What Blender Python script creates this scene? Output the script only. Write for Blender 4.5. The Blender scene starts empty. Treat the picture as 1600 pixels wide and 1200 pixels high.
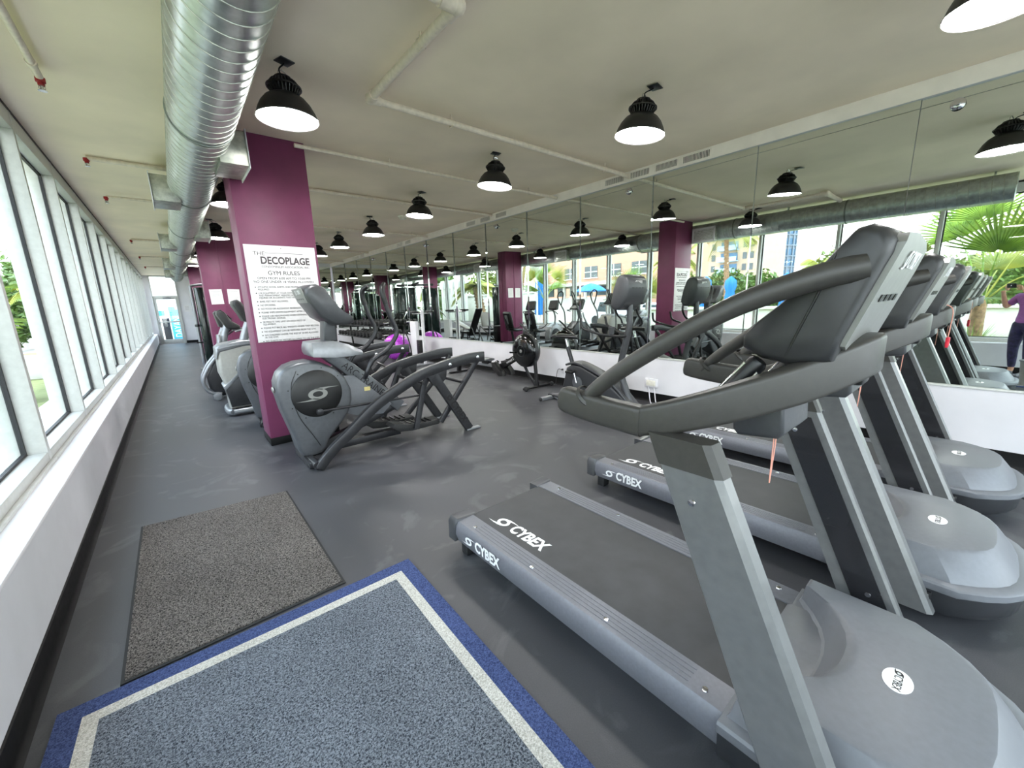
MIRROR_TILT = -0.75
SKY = 2.6
SUN = 1.5
EXPO = 1.7
import bpy, bmesh, math, random
from mathutils import Vector, Matrix
random.seed(7)
sc = bpy.context.scene
COL = sc.collection
PI = math.pi

# ------------------------------------------------------------------ helpers
def srgb(c):
    out = []
    for v in c:
        v = v / 255.0
        out.append(v / 12.92 if v <= 0.04045 else ((v + 0.055) / 1.055) ** 2.4)
    return (out[0], out[1], out[2], 1.0)

MATS = {}
def mat(name, rgb, rough=0.5, metal=0.0, var=0.06, scale=30.0, bump=0.0, bscale=None, rvar=0.08, spec=0.5, coat=0.0, emit=0.0, lo=None):
    """Procedural principled material: noise drives colour, roughness and bump."""
    if name in MATS: return MATS[name]
    m = bpy.data.materials.new(name); m.use_nodes = True
    nt = m.node_tree; b = nt.nodes['Principled BSDF']
    b.inputs['Metallic'].default_value = metal
    b.inputs['Specular IOR Level'].default_value = spec
    b.inputs['Coat Weight'].default_value = coat
    tc = nt.nodes.new('ShaderNodeTexCoord')
    n = nt.nodes.new('ShaderNodeTexNoise'); n.inputs['Scale'].default_value = scale; n.inputs['Detail'].default_value = 4
    nt.links.new(tc.outputs['Object'], n.inputs['Vector'])
    cr = nt.nodes.new('ShaderNodeValToRGB')
    c = srgb(rgb)
    c0 = srgb(lo) if lo else tuple(max(0, v * (1 - 2 * var)) for v in c[:3]) + (1,)
    c1 = tuple(min(1, v * (1 + 2 * var)) for v in c[:3]) + (1,)
    cr.color_ramp.elements[0].color = c0; cr.color_ramp.elements[1].color = c1
    cr.color_ramp.elements[0].position = 0.3; cr.color_ramp.elements[1].position = 0.7
    nt.links.new(n.outputs['Fac'], cr.inputs['Fac'])
    nt.links.new(cr.outputs['Color'], b.inputs['Base Color'])
    mr = nt.nodes.new('ShaderNodeMapRange')
    mr.inputs['To Min'].default_value = max(0.02, rough - rvar); mr.inputs['To Max'].default_value = min(1, rough + rvar)
    nt.links.new(n.outputs['Fac'], mr.inputs['Value']); nt.links.new(mr.outputs['Result'], b.inputs['Roughness'])
    if bump > 0:
        n2 = nt.nodes.new('ShaderNodeTexNoise'); n2.inputs['Scale'].default_value = bscale or scale * 6; n2.inputs['Detail'].default_value = 6
        nt.links.new(tc.outputs['Object'], n2.inputs['Vector'])
        bp = nt.nodes.new('ShaderNodeBump'); bp.inputs['Strength'].default_value = bump; bp.inputs['Distance'].default_value = 0.01
        nt.links.new(n2.outputs['Fac'], bp.inputs['Height']); nt.links.new(bp.outputs['Normal'], b.inputs['Normal'])
    if emit > 0:
        b.inputs['Emission Color'].default_value = c; b.inputs['Emission Strength'].default_value = emit
    MATS[name] = m
    return m

def tbm():
    return bmesh.new()

def cr_path(pts, n):
    """Catmull-Rom subdivision of a polyline."""
    P = [Vector(p) for p in pts]
    if n <= 1 or len(P) < 3: return P
    out = []
    for i in range(len(P) - 1):
        p0 = P[i - 1] if i > 0 else 2 * P[0] - P[1]
        p1, p2 = P[i], P[i + 1]
        p3 = P[i + 2] if i + 2 < len(P) else 2 * P[-1] - P[-2]
        for k in range(n):
            t = k / n
            out.append(0.5 * ((2 * p1) + (p2 - p0) * t + (2 * p0 - 5 * p1 + 4 * p2 - p3) * t * t + (3 * p1 - p0 - 3 * p2 + p3) * t ** 3))
    out.append(P[-1])
    return out

def rrect(w, h, r, k=3):
    """rounded rectangle outline centred on 0"""
    pts = []
    for cx, cy, a0 in ((w / 2 - r, h / 2 - r, 0), (-w / 2 + r, h / 2 - r, PI / 2), (-w / 2 + r, -h / 2 + r, PI), (w / 2 - r, -h / 2 + r, 1.5 * PI)):
        for i in range(k + 1):
            a = a0 + PI / 2 * i / k
            pts.append((cx + r * math.cos(a), cy + r * math.sin(a)))
    return pts

def arc(cx, cy, r, a0, a1, n):
    return [(cx + r * math.cos(math.radians(a0 + (a1 - a0) * i / n)), cy + r * math.sin(math.radians(a0 + (a1 - a0) * i / n))) for i in range(n + 1)]

class G:
    """gathers shapes into one mesh"""
    def __init__(s): s.bm = bmesh.new()
    def add(s, b, M=None):
        if M is not None: bmesh.ops.transform(b, matrix=M, verts=b.verts)
        me = bpy.data.meshes.new('t'); b.to_mesh(me); b.free(); s.bm.from_mesh(me); bpy.data.meshes.remove(me); return s
    def poly(s, verts, faces, M=None):
        b = tbm(); vs = [b.verts.new(v) for v in verts]
        for f in faces: b.faces.new([vs[i] for i in f])
        return s.add(b, M)
    def box(s, x0, x1, y0, y1, z0, z1, bev=0.0, seg=2, M=None):
        b = tbm(); bmesh.ops.create_cube(b, size=1)
        for v in b.verts:
            v.co = Vector((x0 + (v.co.x + .5) * (x1 - x0), y0 + (v.co.y + .5) * (y1 - y0), z0 + (v.co.z + .5) * (z1 - z0)))
        if bev > 0: bmesh.ops.bevel(b, geom=b.edges[:], offset=bev, segments=seg, affect='EDGES', profile=.5)
        return s.add(b, M)
    def prism(s, pts, axis, a0, a1, bev=0.0, M=None, seg=2):
        """extrude a 2D outline along an axis; x: pts are (y,z), y: (x,z), z: (x,y)"""
        def P(p, a):
            return (a, p[0], p[1]) if axis == 'x' else (p[0], a, p[1]) if axis == 'y' else (p[0], p[1], a)
        b = tbm(); n = len(pts)
        A = [b.verts.new(P(p, a0)) for p in pts]; B = [b.verts.new(P(p, a1)) for p in pts]
        fa = b.faces.new(A); fb = b.faces.new(B[::-1])
        for i in range(n):
            b.faces.new((A[i], A[(i + 1) % n], B[(i + 1) % n], B[i]))
        bmesh.ops.recalc_face_normals(b, faces=b.faces)
        if bev > 0:
            ed = [e for e in b.edges if (e.verts[0] in A and e.verts[1] in A) or (e.verts[0] in B and e.verts[1] in B)]
            bmesh.ops.bevel(b, geom=ed, offset=bev, segments=seg, affect='EDGES', profile=.5)
        return s.add(b, M)
    def frames(s, P):
        T = []
        for i in range(len(P)):
            a = P[max(0, i - 1)]; c = P[min(len(P) - 1, i + 1)]
            T.append((c - a).normalized())
        u = T[0].orthogonal().normalized(); U = [u]
        for i in range(1, len(P)):
            q = T[i - 1].rotation_difference(T[i]); u = (q @ u).normalized(); U.append(u)
        return T, U
    def tube(s, pts, r, n=10, smooth=1, cap=True, M=None):
        P = cr_path(pts, smooth)
        rs = r if isinstance(r, (list, tuple)) else [r] * len(pts)
        if len(rs) != len(P):
            R = []
            for i in range(len(P)):
                t = i / (len(P) - 1) * (len(rs) - 1); k = min(int(t), len(rs) - 2); R.append(rs[k] + (rs[k + 1] - rs[k]) * (t - k))
            rs = R
        T, U = s.frames(P); b = tbm(); rings = []
        for p, t, u, rr in zip(P, T, U, rs):
            v = t.cross(u)
            rings.append([b.verts.new(p + (u * math.cos(2 * PI * k / n) + v * math.sin(2 * PI * k / n)) * rr) for k in range(n)])
        for a, c in zip(rings, rings[1:]):
            for k in range(n): b.faces.new((a[k], a[(k + 1) % n], c[(k + 1) % n], c[k]))
        if cap: b.faces.new(rings[0][::-1]); b.faces.new(rings[-1])
        return s.add(b, M)
    def sweep(s, pts, w, h, r=0.005, up=(0, 0, 1), smooth=1, M=None, k=2):
        """sweep a rounded rectangle (w sideways, h along up) along a path"""
        P = cr_path(pts, smooth); T, _ = s.frames(P); up = Vector(up); b = tbm(); rings = []
        nP = len(P)
        for i, (p, t) in enumerate(zip(P, T)):
            side = t.cross(up).normalized(); u2 = side.cross(t).normalized()
            f = i / max(1, nP - 1)
            ww = w(f) if callable(w) else w; hh = h(f) if callable(h) else h
            rings.append([b.verts.new(p + side * a + u2 * c) for a, c in rrect(ww, hh, min(r, ww * .49, hh * .49), k)])
        n = len(rings[0])
        for a, c in zip(rings, rings[1:]):
            for q in range(n): b.faces.new((a[q], a[(q + 1) % n], c[(q + 1) % n], c[q]))
        b.faces.new(rings[0][::-1]); b.faces.new(rings[-1])
        return s.add(b, M)
    def lathe(s, prof, n=24, M=None, cap=True):
        """prof: (radius, z) list, around z"""
        b = tbm(); rings = []
        for r, z in prof:
            rings.append([b.verts.new((max(r, 1e-4) * math.cos(2 * PI * k / n), max(r, 1e-4) * math.sin(2 * PI * k / n), z)) for k in range(n)])
        for a, c in zip(rings, rings[1:]):
            for k in range(n): b.faces.new((a[k], a[(k + 1) % n], c[(k + 1) % n], c[k]))
        if cap: b.faces.new(rings[0][::-1]); b.faces.new(rings[-1])
        bmesh.ops.recalc_face_normals(b, faces=b.faces)
        return s.add(b, M)
    def cyl(s, p0, p1, r, n=16, r2=None):
        return s.tube([p0, p1], [r, r if r2 is None else r2], n)
    def ell(s, c, r, n=14, M=None):
        b = tbm(); bmesh.ops.create_uvsphere(b, u_segments=n, v_segments=max(6, n // 2 + 1), radius=1)
        if not isinstance(r, (list, tuple)): r = (r, r, r)
        T = Matrix.Translation(c) @ Matrix.Diagonal((r[0], r[1], r[2], 1))
        bmesh.ops.transform(b, matrix=T, verts=b.verts)
        return s.add(b, M)
    def loft(s, rings, cap=True, M=None):
        b = tbm(); R = [[b.verts.new(p) for p in ring] for ring in rings]; n = len(R[0])
        for a, c in zip(R, R[1:]):
            for k in range(n): b.faces.new((a[k], a[(k + 1) % n], c[(k + 1) % n], c[k]))
        if cap: b.faces.new(R[0][::-1]); b.faces.new(R[-1])
        bmesh.ops.recalc_face_normals(b, faces=b.faces)
        return s.add(b, M)
    def text(s, body, size, M, ext=0.0008, align='CENTER', sx=1.0, shear=0.0, bold=0.0):
        cu = bpy.data.curves.new('t', 'FONT'); cu.body = body; cu.size = size; cu.extrude = ext; cu.align_x = align; cu.align_y = 'CENTER'; cu.shear = shear; cu.offset = bold * size
        cu.resolution_u = 3
        o = bpy.data.objects.new('t', cu); COL.objects.link(o)
        dg = bpy.context.evaluated_depsgraph_get(); dg.update()
        me = bpy.data.meshes.new_from_object(o.evaluated_get(dg))
        b = tbm(); b.from_mesh(me); bpy.data.meshes.remove(me)
        bpy.data.objects.remove(o); bpy.data.curves.remove(cu)
        return s.add(b, M @ Matrix.Diagonal((sx, 1, 1, 1)))
    def swirl(s, w, h, M, ext=0.001):
        """the eye shaped swoosh mark: ring of changing width with two tails"""
        b = tbm(); n = 40; top = []
        outer = []; inner = []
        for i in range(n):
            a = 2 * PI * i / n
            outer.append((.36 * w * math.cos(a), .5 * h * math.sin(a)))
            inner.append((.19 * w * math.cos(a + .35), .26 * h * math.sin(a + .35)))
        O = [b.verts.new((x, y, ext)) for x, y in outer]; I = [b.verts.new((x, y, ext)) for x, y in inner]
        for i in range(n): b.faces.new((O[i], O[(i + 1) % n], I[(i + 1) % n], I[i]))
        for sg in (1, -1):
            t = [(-.12 * w, .49 * h), (.1 * w, .57 * h), (.4 * w, .58 * h), (.82 * w, .50 * h), (.4 * w, .46 * h), (.2 * w, .36 * h), (.05 * w, .42 * h)]
            b.faces.new([b.verts.new((sg * x, sg * y, ext)) for x, y in t])
        return s.add(b, M)

def obj(name, g, m, parent=None, sharp=38, loc=None):
    bm = g.bm
    bmesh.ops.remove_doubles(bm, verts=bm.verts, dist=1e-5)
    me = bpy.data.meshes.new(name); bm.to_mesh(me); bm.free()
    me.materials.append(m)
    if sharp:
        for p in me.polygons: p.use_smooth = True
        me.set_sharp_from_angle(angle=math.radians(sharp))
    o = bpy.data.objects.new(name, me); COL.objects.link(o)
    if parent is not None: o.parent = parent
    if loc: o.location = loc
    return o

def thing(name, label, cat, loc=(0, 0, 0), rz=0.0, group=None):
    o = bpy.data.objects.new(name, None); COL.objects.link(o); o.empty_display_size = .1
    o.location = loc; o.rotation_euler = (0, 0, rz); o['label'] = label; o['category'] = cat
    if group: o['group'] = group
    return o

def tag(o, label, cat, group=None, kind=None):
    o['label'] = label; o['category'] = cat
    if group: o['group'] = group
    if kind: o['kind'] = kind
    return o

def struct(o):
    o['kind'] = 'structure'; return o

def dup(root, loc, rz=None, label=None, group=None):
    r = root.copy(); COL.objects.link(r); r.location = loc
    if rz is not None: r.rotation_euler = (0, 0, rz)
    if label: r['label'] = label
    if group: r['group'] = group
    for ch in list(root.children):
        c = ch.copy(); COL.objects.link(c); c.parent = r
        for g in list(ch.children):
            d = g.copy(); COL.objects.link(d); d.parent = c
    return r

def basis(right, up, pos):
    r = Vector(right).normalized(); u = Vector(up).normalized(); n = r.cross(u)
    return Matrix(((r.x, u.x, n.x, pos[0]), (r.y, u.y, n.y, pos[1]), (r.z, u.z, n.z, pos[2]), (0, 0, 0, 1)))

def ordinal(k):
    return ['first', 'second', 'third', 'fourth', 'fifth', 'sixth', 'seventh', 'eighth', 'ninth', 'tenth', 'eleventh', 'twelfth', 'thirteenth', 'fourteenth', 'fifteenth', 'sixteenth', 'seventeenth', 'eighteenth', 'nineteenth', 'twentieth', 'twenty-first', 'twenty-second', 'twenty-third', 'twenty-fourth'][k]

# ------------------------------------------------------------------ palette
M_ceil = mat('ceiling_paint', (238, 222, 200), .8, var=.04, scale=1.3, bump=.05, bscale=25)
M_white = mat('white_wall_paint', (218, 216, 220), .55, var=.02, scale=3)
M_greyw = mat('grey_sill_paint', (202, 202, 207), .55, var=.03, scale=4, bump=.04, bscale=14)
M_base = mat('black_cove_base', (9, 9, 10), .55, var=.1, spec=.25)
M_alum = mat('white_aluminium', (192, 192, 188), .4, metal=.0, var=.03)
M_gask = mat('black_gasket', (30, 29, 32), .6)
M_cream = mat('bulkhead_paint', (246, 238, 230), .6, var=.03, scale=4)
M_purp = mat('plum_paint', (112, 48, 82), .5, var=.05, scale=5, bump=.03, bscale=40)
M_galv = mat('galvanized_sheet', (178, 184, 180), .34, metal=.85, var=.10, scale=14, rvar=.12)
M_galv2 = mat('galvanized_box', (176, 178, 168), .42, metal=.75, var=.14, scale=22, rvar=.1)
M_seam = mat('duct_seam', (120, 126, 120), .5, metal=.6)
M_pipe = mat('painted_pipe', (222, 208, 192), .5, var=.05)
M_red = mat('red_fitting', (150, 24, 30), .5)
M_chrome = mat('chrome', (205, 205, 208), .14, metal=1.0, var=.02, rvar=.04)
M_lamp = mat('lamp_black', (30, 29, 30), .42, var=.08)
M_fin = mat('lamp_fins', (62, 60, 60), .42, metal=.5)
M_tread = mat('treadmill_grey', (70, 71, 74), .42, metal=.3, var=.03, scale=60, coat=.1)
M_rail = mat('treadmill_rail', (112, 113, 120), .45, metal=.25, var=.04, scale=80)
M_mast = mat('mast_charcoal', (106, 107, 107), .36, metal=.25, var=.04, scale=30, coat=.25)
M_mastp = mat('mast_panel', (34, 34, 37), .24, metal=.1, var=.05, scale=20, coat=.3)
M_pad = mat('moulded_grip', (54, 52, 49), .45, var=.05, scale=60, bump=.02, bscale=300)
M_cons = mat('console_black', (38, 38, 39), .45, var=.05, scale=60)
M_consp = mat('console_plate', (132, 132, 129), .4, metal=.2, var=.02)
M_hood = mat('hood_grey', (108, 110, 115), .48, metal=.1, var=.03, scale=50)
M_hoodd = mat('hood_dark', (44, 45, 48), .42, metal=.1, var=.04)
M_belt = mat('running_belt', (60, 60, 62), .6, var=.10, scale=9, bump=.05, bscale=400)
M_blk = mat('black_plastic', (17, 17, 18), .4, var=.08)
M_vinyl = mat('black_vinyl', (20, 20, 21), .4, var=.08, bump=.05, bscale=200)
M_rubber = mat('black_rubber_part', (34, 34, 35), .7)
M_silver = mat('silver_paint', (140, 142, 146), .34, metal=.5, var=.04)
M_silver2 = mat('arc_silver', (92, 94, 98), .36, metal=.35, var=.04, coat=.15)
M_steel = mat('steel_frame', (54, 54, 57), .34, metal=.45, var=.05)
M_steeld = mat('dark_steel_frame', (46, 46, 49), .36, metal=.4, var=.06)
M_white_txt = mat('white_print', (238, 238, 238), .5)
M_black_txt = mat('black_print', (22, 20, 22), .6)
M_orange = mat('lanyard_orange', (226, 160, 142), .7)
M_redp = mat('red_clip', (214, 36, 60), .5)
M_yel = mat('warning_yellow', (214, 196, 130), .5)
M_paper = mat('white_paper', (222, 219, 220), .6, var=.02)
M_bone = mat('ivory_plastic', (226, 222, 210), .45)
M_lgrey = mat('light_grey_shell', (160, 158, 152), .42, metal=.1, var=.03)
M_ball = mat('purple_vinyl_ball', (176, 60, 196), .28, var=.04, coat=.3)
# ------------------------------------------------------------------ special materials
def nodes(name):
    m = bpy.data.materials.new(name); m.use_nodes = True
    return m, m.node_tree, m.node_tree.nodes['Principled BSDF']

def floor_mat():
    m, nt, b = nodes('rubber_floor'); L = nt.links.new
    tc = nt.nodes.new('ShaderNodeTexCoord')
    def noise(scale, det=4, dist=0.0):
        n = nt.nodes.new('ShaderNodeTexNoise'); n.inputs['Scale'].default_value = scale; n.inputs['Detail'].default_value = det; n.inputs['Distortion'].default_value = dist
        L(tc.outputs['Object'], n.inputs['Vector']); return n
    big = noise(.9, 5, .6); fine = noise(220, 2); scuff = noise(1.7, 8, 2.6)
    cr = nt.nodes.new('ShaderNodeValToRGB')
    cr.color_ramp.elements[0].position = .3; cr.color_ramp.elements[0].color = srgb((56, 56, 59))
    cr.color_ramp.elements[1].position = .72; cr.color_ramp.elements[1].color = srgb((69, 69, 73))
    L(big.outputs['Fac'], cr.inputs['Fac'])
    sc_ = nt.nodes.new('ShaderNodeValToRGB')
    sc_.color_ramp.elements[0].position = .565; sc_.color_ramp.elements[0].color = (0, 0, 0, 1)
    sc_.color_ramp.elements[1].position = .66; sc_.color_ramp.elements[1].color = (.5, .5, .5, 1)
    L(scuff.outputs['Fac'], sc_.inputs['Fac'])
    mx = nt.nodes.new('ShaderNodeMix'); mx.data_type = 'RGBA'
    L(sc_.outputs['Color'], mx.inputs['Factor']); L(cr.outputs['Color'], mx.inputs['A']); mx.inputs['B'].default_value = srgb((92, 92, 94))
    mf = nt.nodes.new('ShaderNodeMix'); mf.data_type = 'RGBA'; mf.blend_type = 'OVERLAY'; mf.inputs['Factor'].default_value = .25
    L(mx.outputs['Result'], mf.inputs['A']); L(fine.outputs['Fac'], mf.inputs['B'])
    L(mf.outputs['Result'], b.inputs['Base Color'])
    mr = nt.nodes.new('ShaderNodeMapRange'); mr.inputs['To Min'].default_value = .38; mr.inputs['To Max'].default_value = .54
    L(big.outputs['Fac'], mr.inputs['Value']); L(mr.outputs['Result'], b.inputs['Roughness'])
    bp = nt.nodes.new('ShaderNodeBump'); bp.inputs['Strength'].default_value = .12; bp.inputs['Distance'].default_value = .004
    L(fine.outputs['Fac'], bp.inputs['Height']); L(bp.outputs['Normal'], b.inputs['Normal'])
    return m

def mirror_mat():
    m, nt, b = nodes('mirror_silver')
    b.inputs['Metallic'].default_value = 1; b.inputs['Roughness'].default_value = .012
    tc = nt.nodes.new('ShaderNodeTexCoord'); n = nt.nodes.new('ShaderNodeTexNoise'); n.inputs['Scale'].default_value = 1.4
    nt.links.new(tc.outputs['Object'], n.inputs['Vector'])
    cr = nt.nodes.new('ShaderNodeValToRGB'); cr.color_ramp.elements[0].color = (.70, .76, .71, 1); cr.color_ramp.elements[1].color = (.74, .795, .75, 1)
    nt.links.new(n.outputs['Fac'], cr.inputs['Fac']); nt.links.new(cr.outputs['Color'], b.inputs['Base Color'])
    return m

def glass_mat():
    m = bpy.data.materials.new('window_glass'); m.use_nodes = True; nt = m.node_tree
    nt.nodes.remove(nt.nodes['Principled BSDF']); out = nt.nodes['Material Output']
    t = nt.nodes.new('ShaderNodeBsdfTransparent'); t.inputs['Color'].default_value = (.93, .96, .95, 1)
    g = nt.nodes.new('ShaderNodeBsdfGlossy'); g.inputs['Roughness'].default_value = .01
    n = nt.nodes.new('ShaderNodeTexNoise'); n.inputs['Scale'].default_value = 3
    mr = nt.nodes.new('ShaderNodeMapRange'); mr.inputs['To Min'].default_value = .04; mr.inputs['To Max'].default_value = .06
    nt.links.new(n.outputs['Fac'], mr.inputs['Value'])
    mx = nt.nodes.new('ShaderNodeMixShader'); nt.links.new(mr.outputs['Result'], mx.inputs['Fac'])
    nt.links.new(t.outputs[0], mx.inputs[1]); nt.links.new(g.outputs[0], mx.inputs[2]); nt.links.new(mx.outputs[0], out.inputs[0])
    return m

def lamp_glow():
    m = bpy.data.materials.new('lamp_lens'); m.use_nodes = True; nt = m.node_tree
    b = nt.nodes['Principled BSDF']; b.inputs['Base Color'].default_value = (.9, .9, .9, 1)
    n = nt.nodes.new('ShaderNodeTexNoise'); n.inputs['Scale'].default_value = 12
    mr = nt.nodes.new('ShaderNodeMapRange'); mr.inputs['To Min'].default_value = 26; mr.inputs['To Max'].default_value = 30
    nt.links.new(n.outputs['Fac'], mr.inputs['Value'])
    b.inputs['Emission Color'].default_value = (1, .985, .97, 1); nt.links.new(mr.outputs['Result'], b.inputs['Emission Strength'])
    return m

def carpet_mat(name, c0, c1, scale=150, bump=.6):
    m, nt, b = nodes(name); L = nt.links.new
    tc = nt.nodes.new('ShaderNodeTexCoord')
    n = nt.nodes.new('ShaderNodeTexNoise'); n.inputs['Scale'].default_value = scale; n.inputs['Detail'].default_value = 3; n.inputs['Distortion'].default_value = 1.0
    n2 = nt.nodes.new('ShaderNodeTexNoise'); n2.inputs['Scale'].default_value = 2.2; n2.inputs['Detail'].default_value = 4
    L(tc.outputs['Object'], n.inputs['Vector']); L(tc.outputs['Object'], n2.inputs['Vector'])
    cr = nt.nodes.new('ShaderNodeValToRGB'); cr.color_ramp.elements[0].position = .38; cr.color_ramp.elements[1].position = .62
    cr.color_ramp.elements[0].color = srgb(c0); cr.color_ramp.elements[1].color = srgb(c1)
    L(n.outputs['Fac'], cr.inputs['Fac'])
    mf = nt.nodes.new('ShaderNodeMix'); mf.data_type = 'RGBA'; mf.blend_type = 'OVERLAY'; mf.inputs['Factor'].default_value = .35
    L(cr.outputs['Color'], mf.inputs['A']); L(n2.outputs['Fac'], mf.inputs['B']); L(mf.outputs['Result'], b.inputs['Base Color'])
    b.inputs['Roughness'].default_value = .95; b.inputs['Specular IOR Level'].default_value = .1
    bp = nt.nodes.new('ShaderNodeBump'); bp.inputs['Strength'].default_value = bump; bp.inputs['Distance'].default_value = .01
    L(n.outputs['Fac'], bp.inputs['Height']); L(bp.outputs['Normal'], b.inputs['Normal'])
    return m

M_floor = floor_mat(); M_mirror = mirror_mat(); M_glass = glass_mat(); M_glow = lamp_glow()

# ------------------------------------------------------------------ dimensions
XL = -0.628          # face of the low wall under the windows
XW = -0.755          # inner face of the window frames
XM = 5.03            # mirror face
ZC = 3.124           # ceiling
YB, YF = -2.6, 24.75 # back (camera side) and far ends
YM = 16.85           # mirrored end wall beyond the multi gym
SILL = 0.505

g = G(); g.box(XW - .25, XM + .3, YB - .2, YF + .2, -.12, 0); struct(obj('floor', g, M_floor, sharp=0))
g = G(); g.box(XW - .45, XM + .3, YB - .35, YF + .3, ZC, ZC + .3); struct(obj('ceiling', g, M_ceil, sharp=0))
# left low wall with sill
g = G(); g.box(XW - .14, XL, YB, YF, 0, SILL - .02); wl = struct(obj('wall_left', g, M_greyw, sharp=0))
g = G(); g.box(XW - .14, XL + .006, YB, YF, SILL - .02, SILL, bev=.004); struct(obj('trim_1', g, M_white))
g = G()
g.prism([(XL, 0.001), (XL + .028, 0.001), (XL + .012, .012), (XL + .006, .03), (XL + .006, .105), (XL, .11)], 'y', YB, YF)
struct(obj('baseboard_left', g, M_base))
# right wall: white dado, mirrors above it, bulkhead band on top
g = G(); g.box(XM + .03, XM + .2, YB, YM, 0, ZC); g.box(XM - .012, XM + .03, YB, YM, 0, .622); g.box(XM - .014, XM + .03, YB, YM, 2.992, ZC)
struct(obj('wall_right', g, M_white, sharp=0))
g = G(); g.box(XM - .02, XM - .0141, YB, YM, 2.992, ZC - .001); struct(obj('trim_2', g, M_cream, sharp=0))
g = G(); g.box(XM - .02, XM + .02, YB, YM, .618, .634, bev=.003); struct(obj('trim_3', g, M_alum))
g = G()
g.prism([(XM - .012, 0.001), (XM - .034, 0.001), (XM - .022, .012), (XM - .018, .03), (XM - .018, .128), (XM - .012, .132)], 'y', YB, YM)
struct(obj('baseboard_right', g, M_base))
# end wall behind the multi gym (mirrored as well) and far wall with the door
g = G(); g.box(1.32, XM + .1, YM + .03, YM + .15, 0, ZC); g.box(1.32, XM, YM - .012, YM + .03, 0, .622); g.box(1.32, XM, YM - .014, YM + .03, 2.992, ZC)
struct(obj('wall_end', g, M_white, sharp=0))
g = G(); g.box(1.30, 1.42, YM + .15, YF, 0, ZC); struct(obj('wall_corridor', g, M_white, sharp=0))
g = G(); g.box(.36, 1.32, YF, YF + .15, 0, ZC); g.box(XW - .14, -.56, YF, YF + .15, 0, ZC)
struct(obj('wall_far', g, M_white, sharp=0))
g = G(); g.box(.36, 1.32, YF - .012, YF, .001, .12); struct(obj('baseboard_far', g, M_base, sharp=0))

# mirror panels: 48 inch sheets, each hung a touch out of true
k = 0; y = .605 - 1.2235 * 2; first = y
GRP = 'mirror sheets on the right wall'
while y < YM - .05:
    y1 = min(y + 1.2235, YM - .03); w = (y1 - y) / 2 - .0015; yc = (y + y1) / 2
    root = thing('mirror_panel', 'tall frameless mirror sheet on the right wall, %s counted from the camera end' % ordinal(k), 'mirror', (XM + .012, yc, .634), math.radians(MIRROR_TILT), GRP)
    g = G(); g.box(-.004, .004, -w, w, .002, 2.284); obj('mirror_glass', g, M_mirror, root, sharp=0)
    g = G(); g.box(-.004, .004, -w, w, 2.2875, 2.356); obj('top_strip', g, M_mirror, root, sharp=0)
    if k % 3 == 1 and k > 1:
        pass
    y = y1; k += 1
x = 1.34; k = 0
while x < XM - .06:
    x1 = min(x + 1.2235, XM - .03)
    root = thing('mirror_panel', 'mirror sheet on the far end wall behind the multi gym, %s from the corridor' % ordinal(k), 'mirror', ((x + x1) / 2, YM + .006, .634), 0, 'mirror sheets on the end wall')
    w = (x1 - x) / 2 - .0015
    g = G(); g.box(-w, w, -.004, .004, .002, 2.284); obj('mirror_glass', g, M_mirror, root, sharp=0)
    g = G(); g.box(-w, w, -.004, .004, 2.2875, 2.356); obj('top_strip', g, M_mirror, root, sharp=0)
    x = x1; k += 1

# ------------------------------------------------------------------ window wall (bays of 1.475 m)
P0 = 5.395; BAY = 1.475
ks = list(range(-5, 14)); n = 0
for k in ks:
    y0 = P0 + BAY * (k - 1); y1 = P0 + BAY * k
    if y1 < YB or y0 > YF: continue
    y0 = max(y0, YB); y1 = min(y1, YF); n += 1
    root = thing('window_%d' % n, 'window bay %s from the camera end of the glazed wall' % ordinal(n - 1), 'window', (0, y0, 0)); struct(root)
    W = y1 - y0
    for nm in ('category',): del root[nm]
    g = G(); g.box(XW - .115, XW, W - .055, W, SILL, ZC - .03, bev=.003); g.box(XW - .115, XW - .02, -.001, .006, SILL, ZC - .03)
    obj('mullion', g, M_alum, root)
    g = G(); g.box(XW - .112, XW - .003, .006, W - .055, ZC - .17, ZC - .03, bev=.003); obj('header', g, M_alum, root)
    g = G(); g.box(XW - .112, XW - .003, .006, W - .055, SILL, SILL + .075, bev=.003)
    g.box(XW - .003, XW + .02, -.0, W, SILL, SILL + .018, bev=.003); obj('sill_rail', g, M_alum, root)
    g = G()
    g.box(XW - .112, XW - .09, .006, .02, SILL + .075, ZC - .17); g.box(XW - .112, XW - .09, W - .075, W - .055, SILL + .075, ZC - .17)
    g.box(XW - .112, XW - .09, .02, W - .075, SILL + .075, SILL + .09); g.box(XW - .112, XW - .09, .02, W - .075, ZC - .19, ZC - .17)
    obj('gasket', g, M_gask, root, sharp=0)
    g = G(); g.box(XW - .104, XW - .098, .018, W - .072, SILL + .085, ZC - .18); obj('pane', g, M_glass, root, sharp=0)
    g = G(); g.box(XW - .20, XW - .115, W - .06, W + .005, SILL - .1, ZC, bev=.003); obj('outer_mullion', g, M_alum, root)
g = G(); g.box(XW - .115, XW - .002, YB, YF, ZC - .03, ZC - .001); struct(obj('trim_4', g, M_gask, sharp=0))

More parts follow.
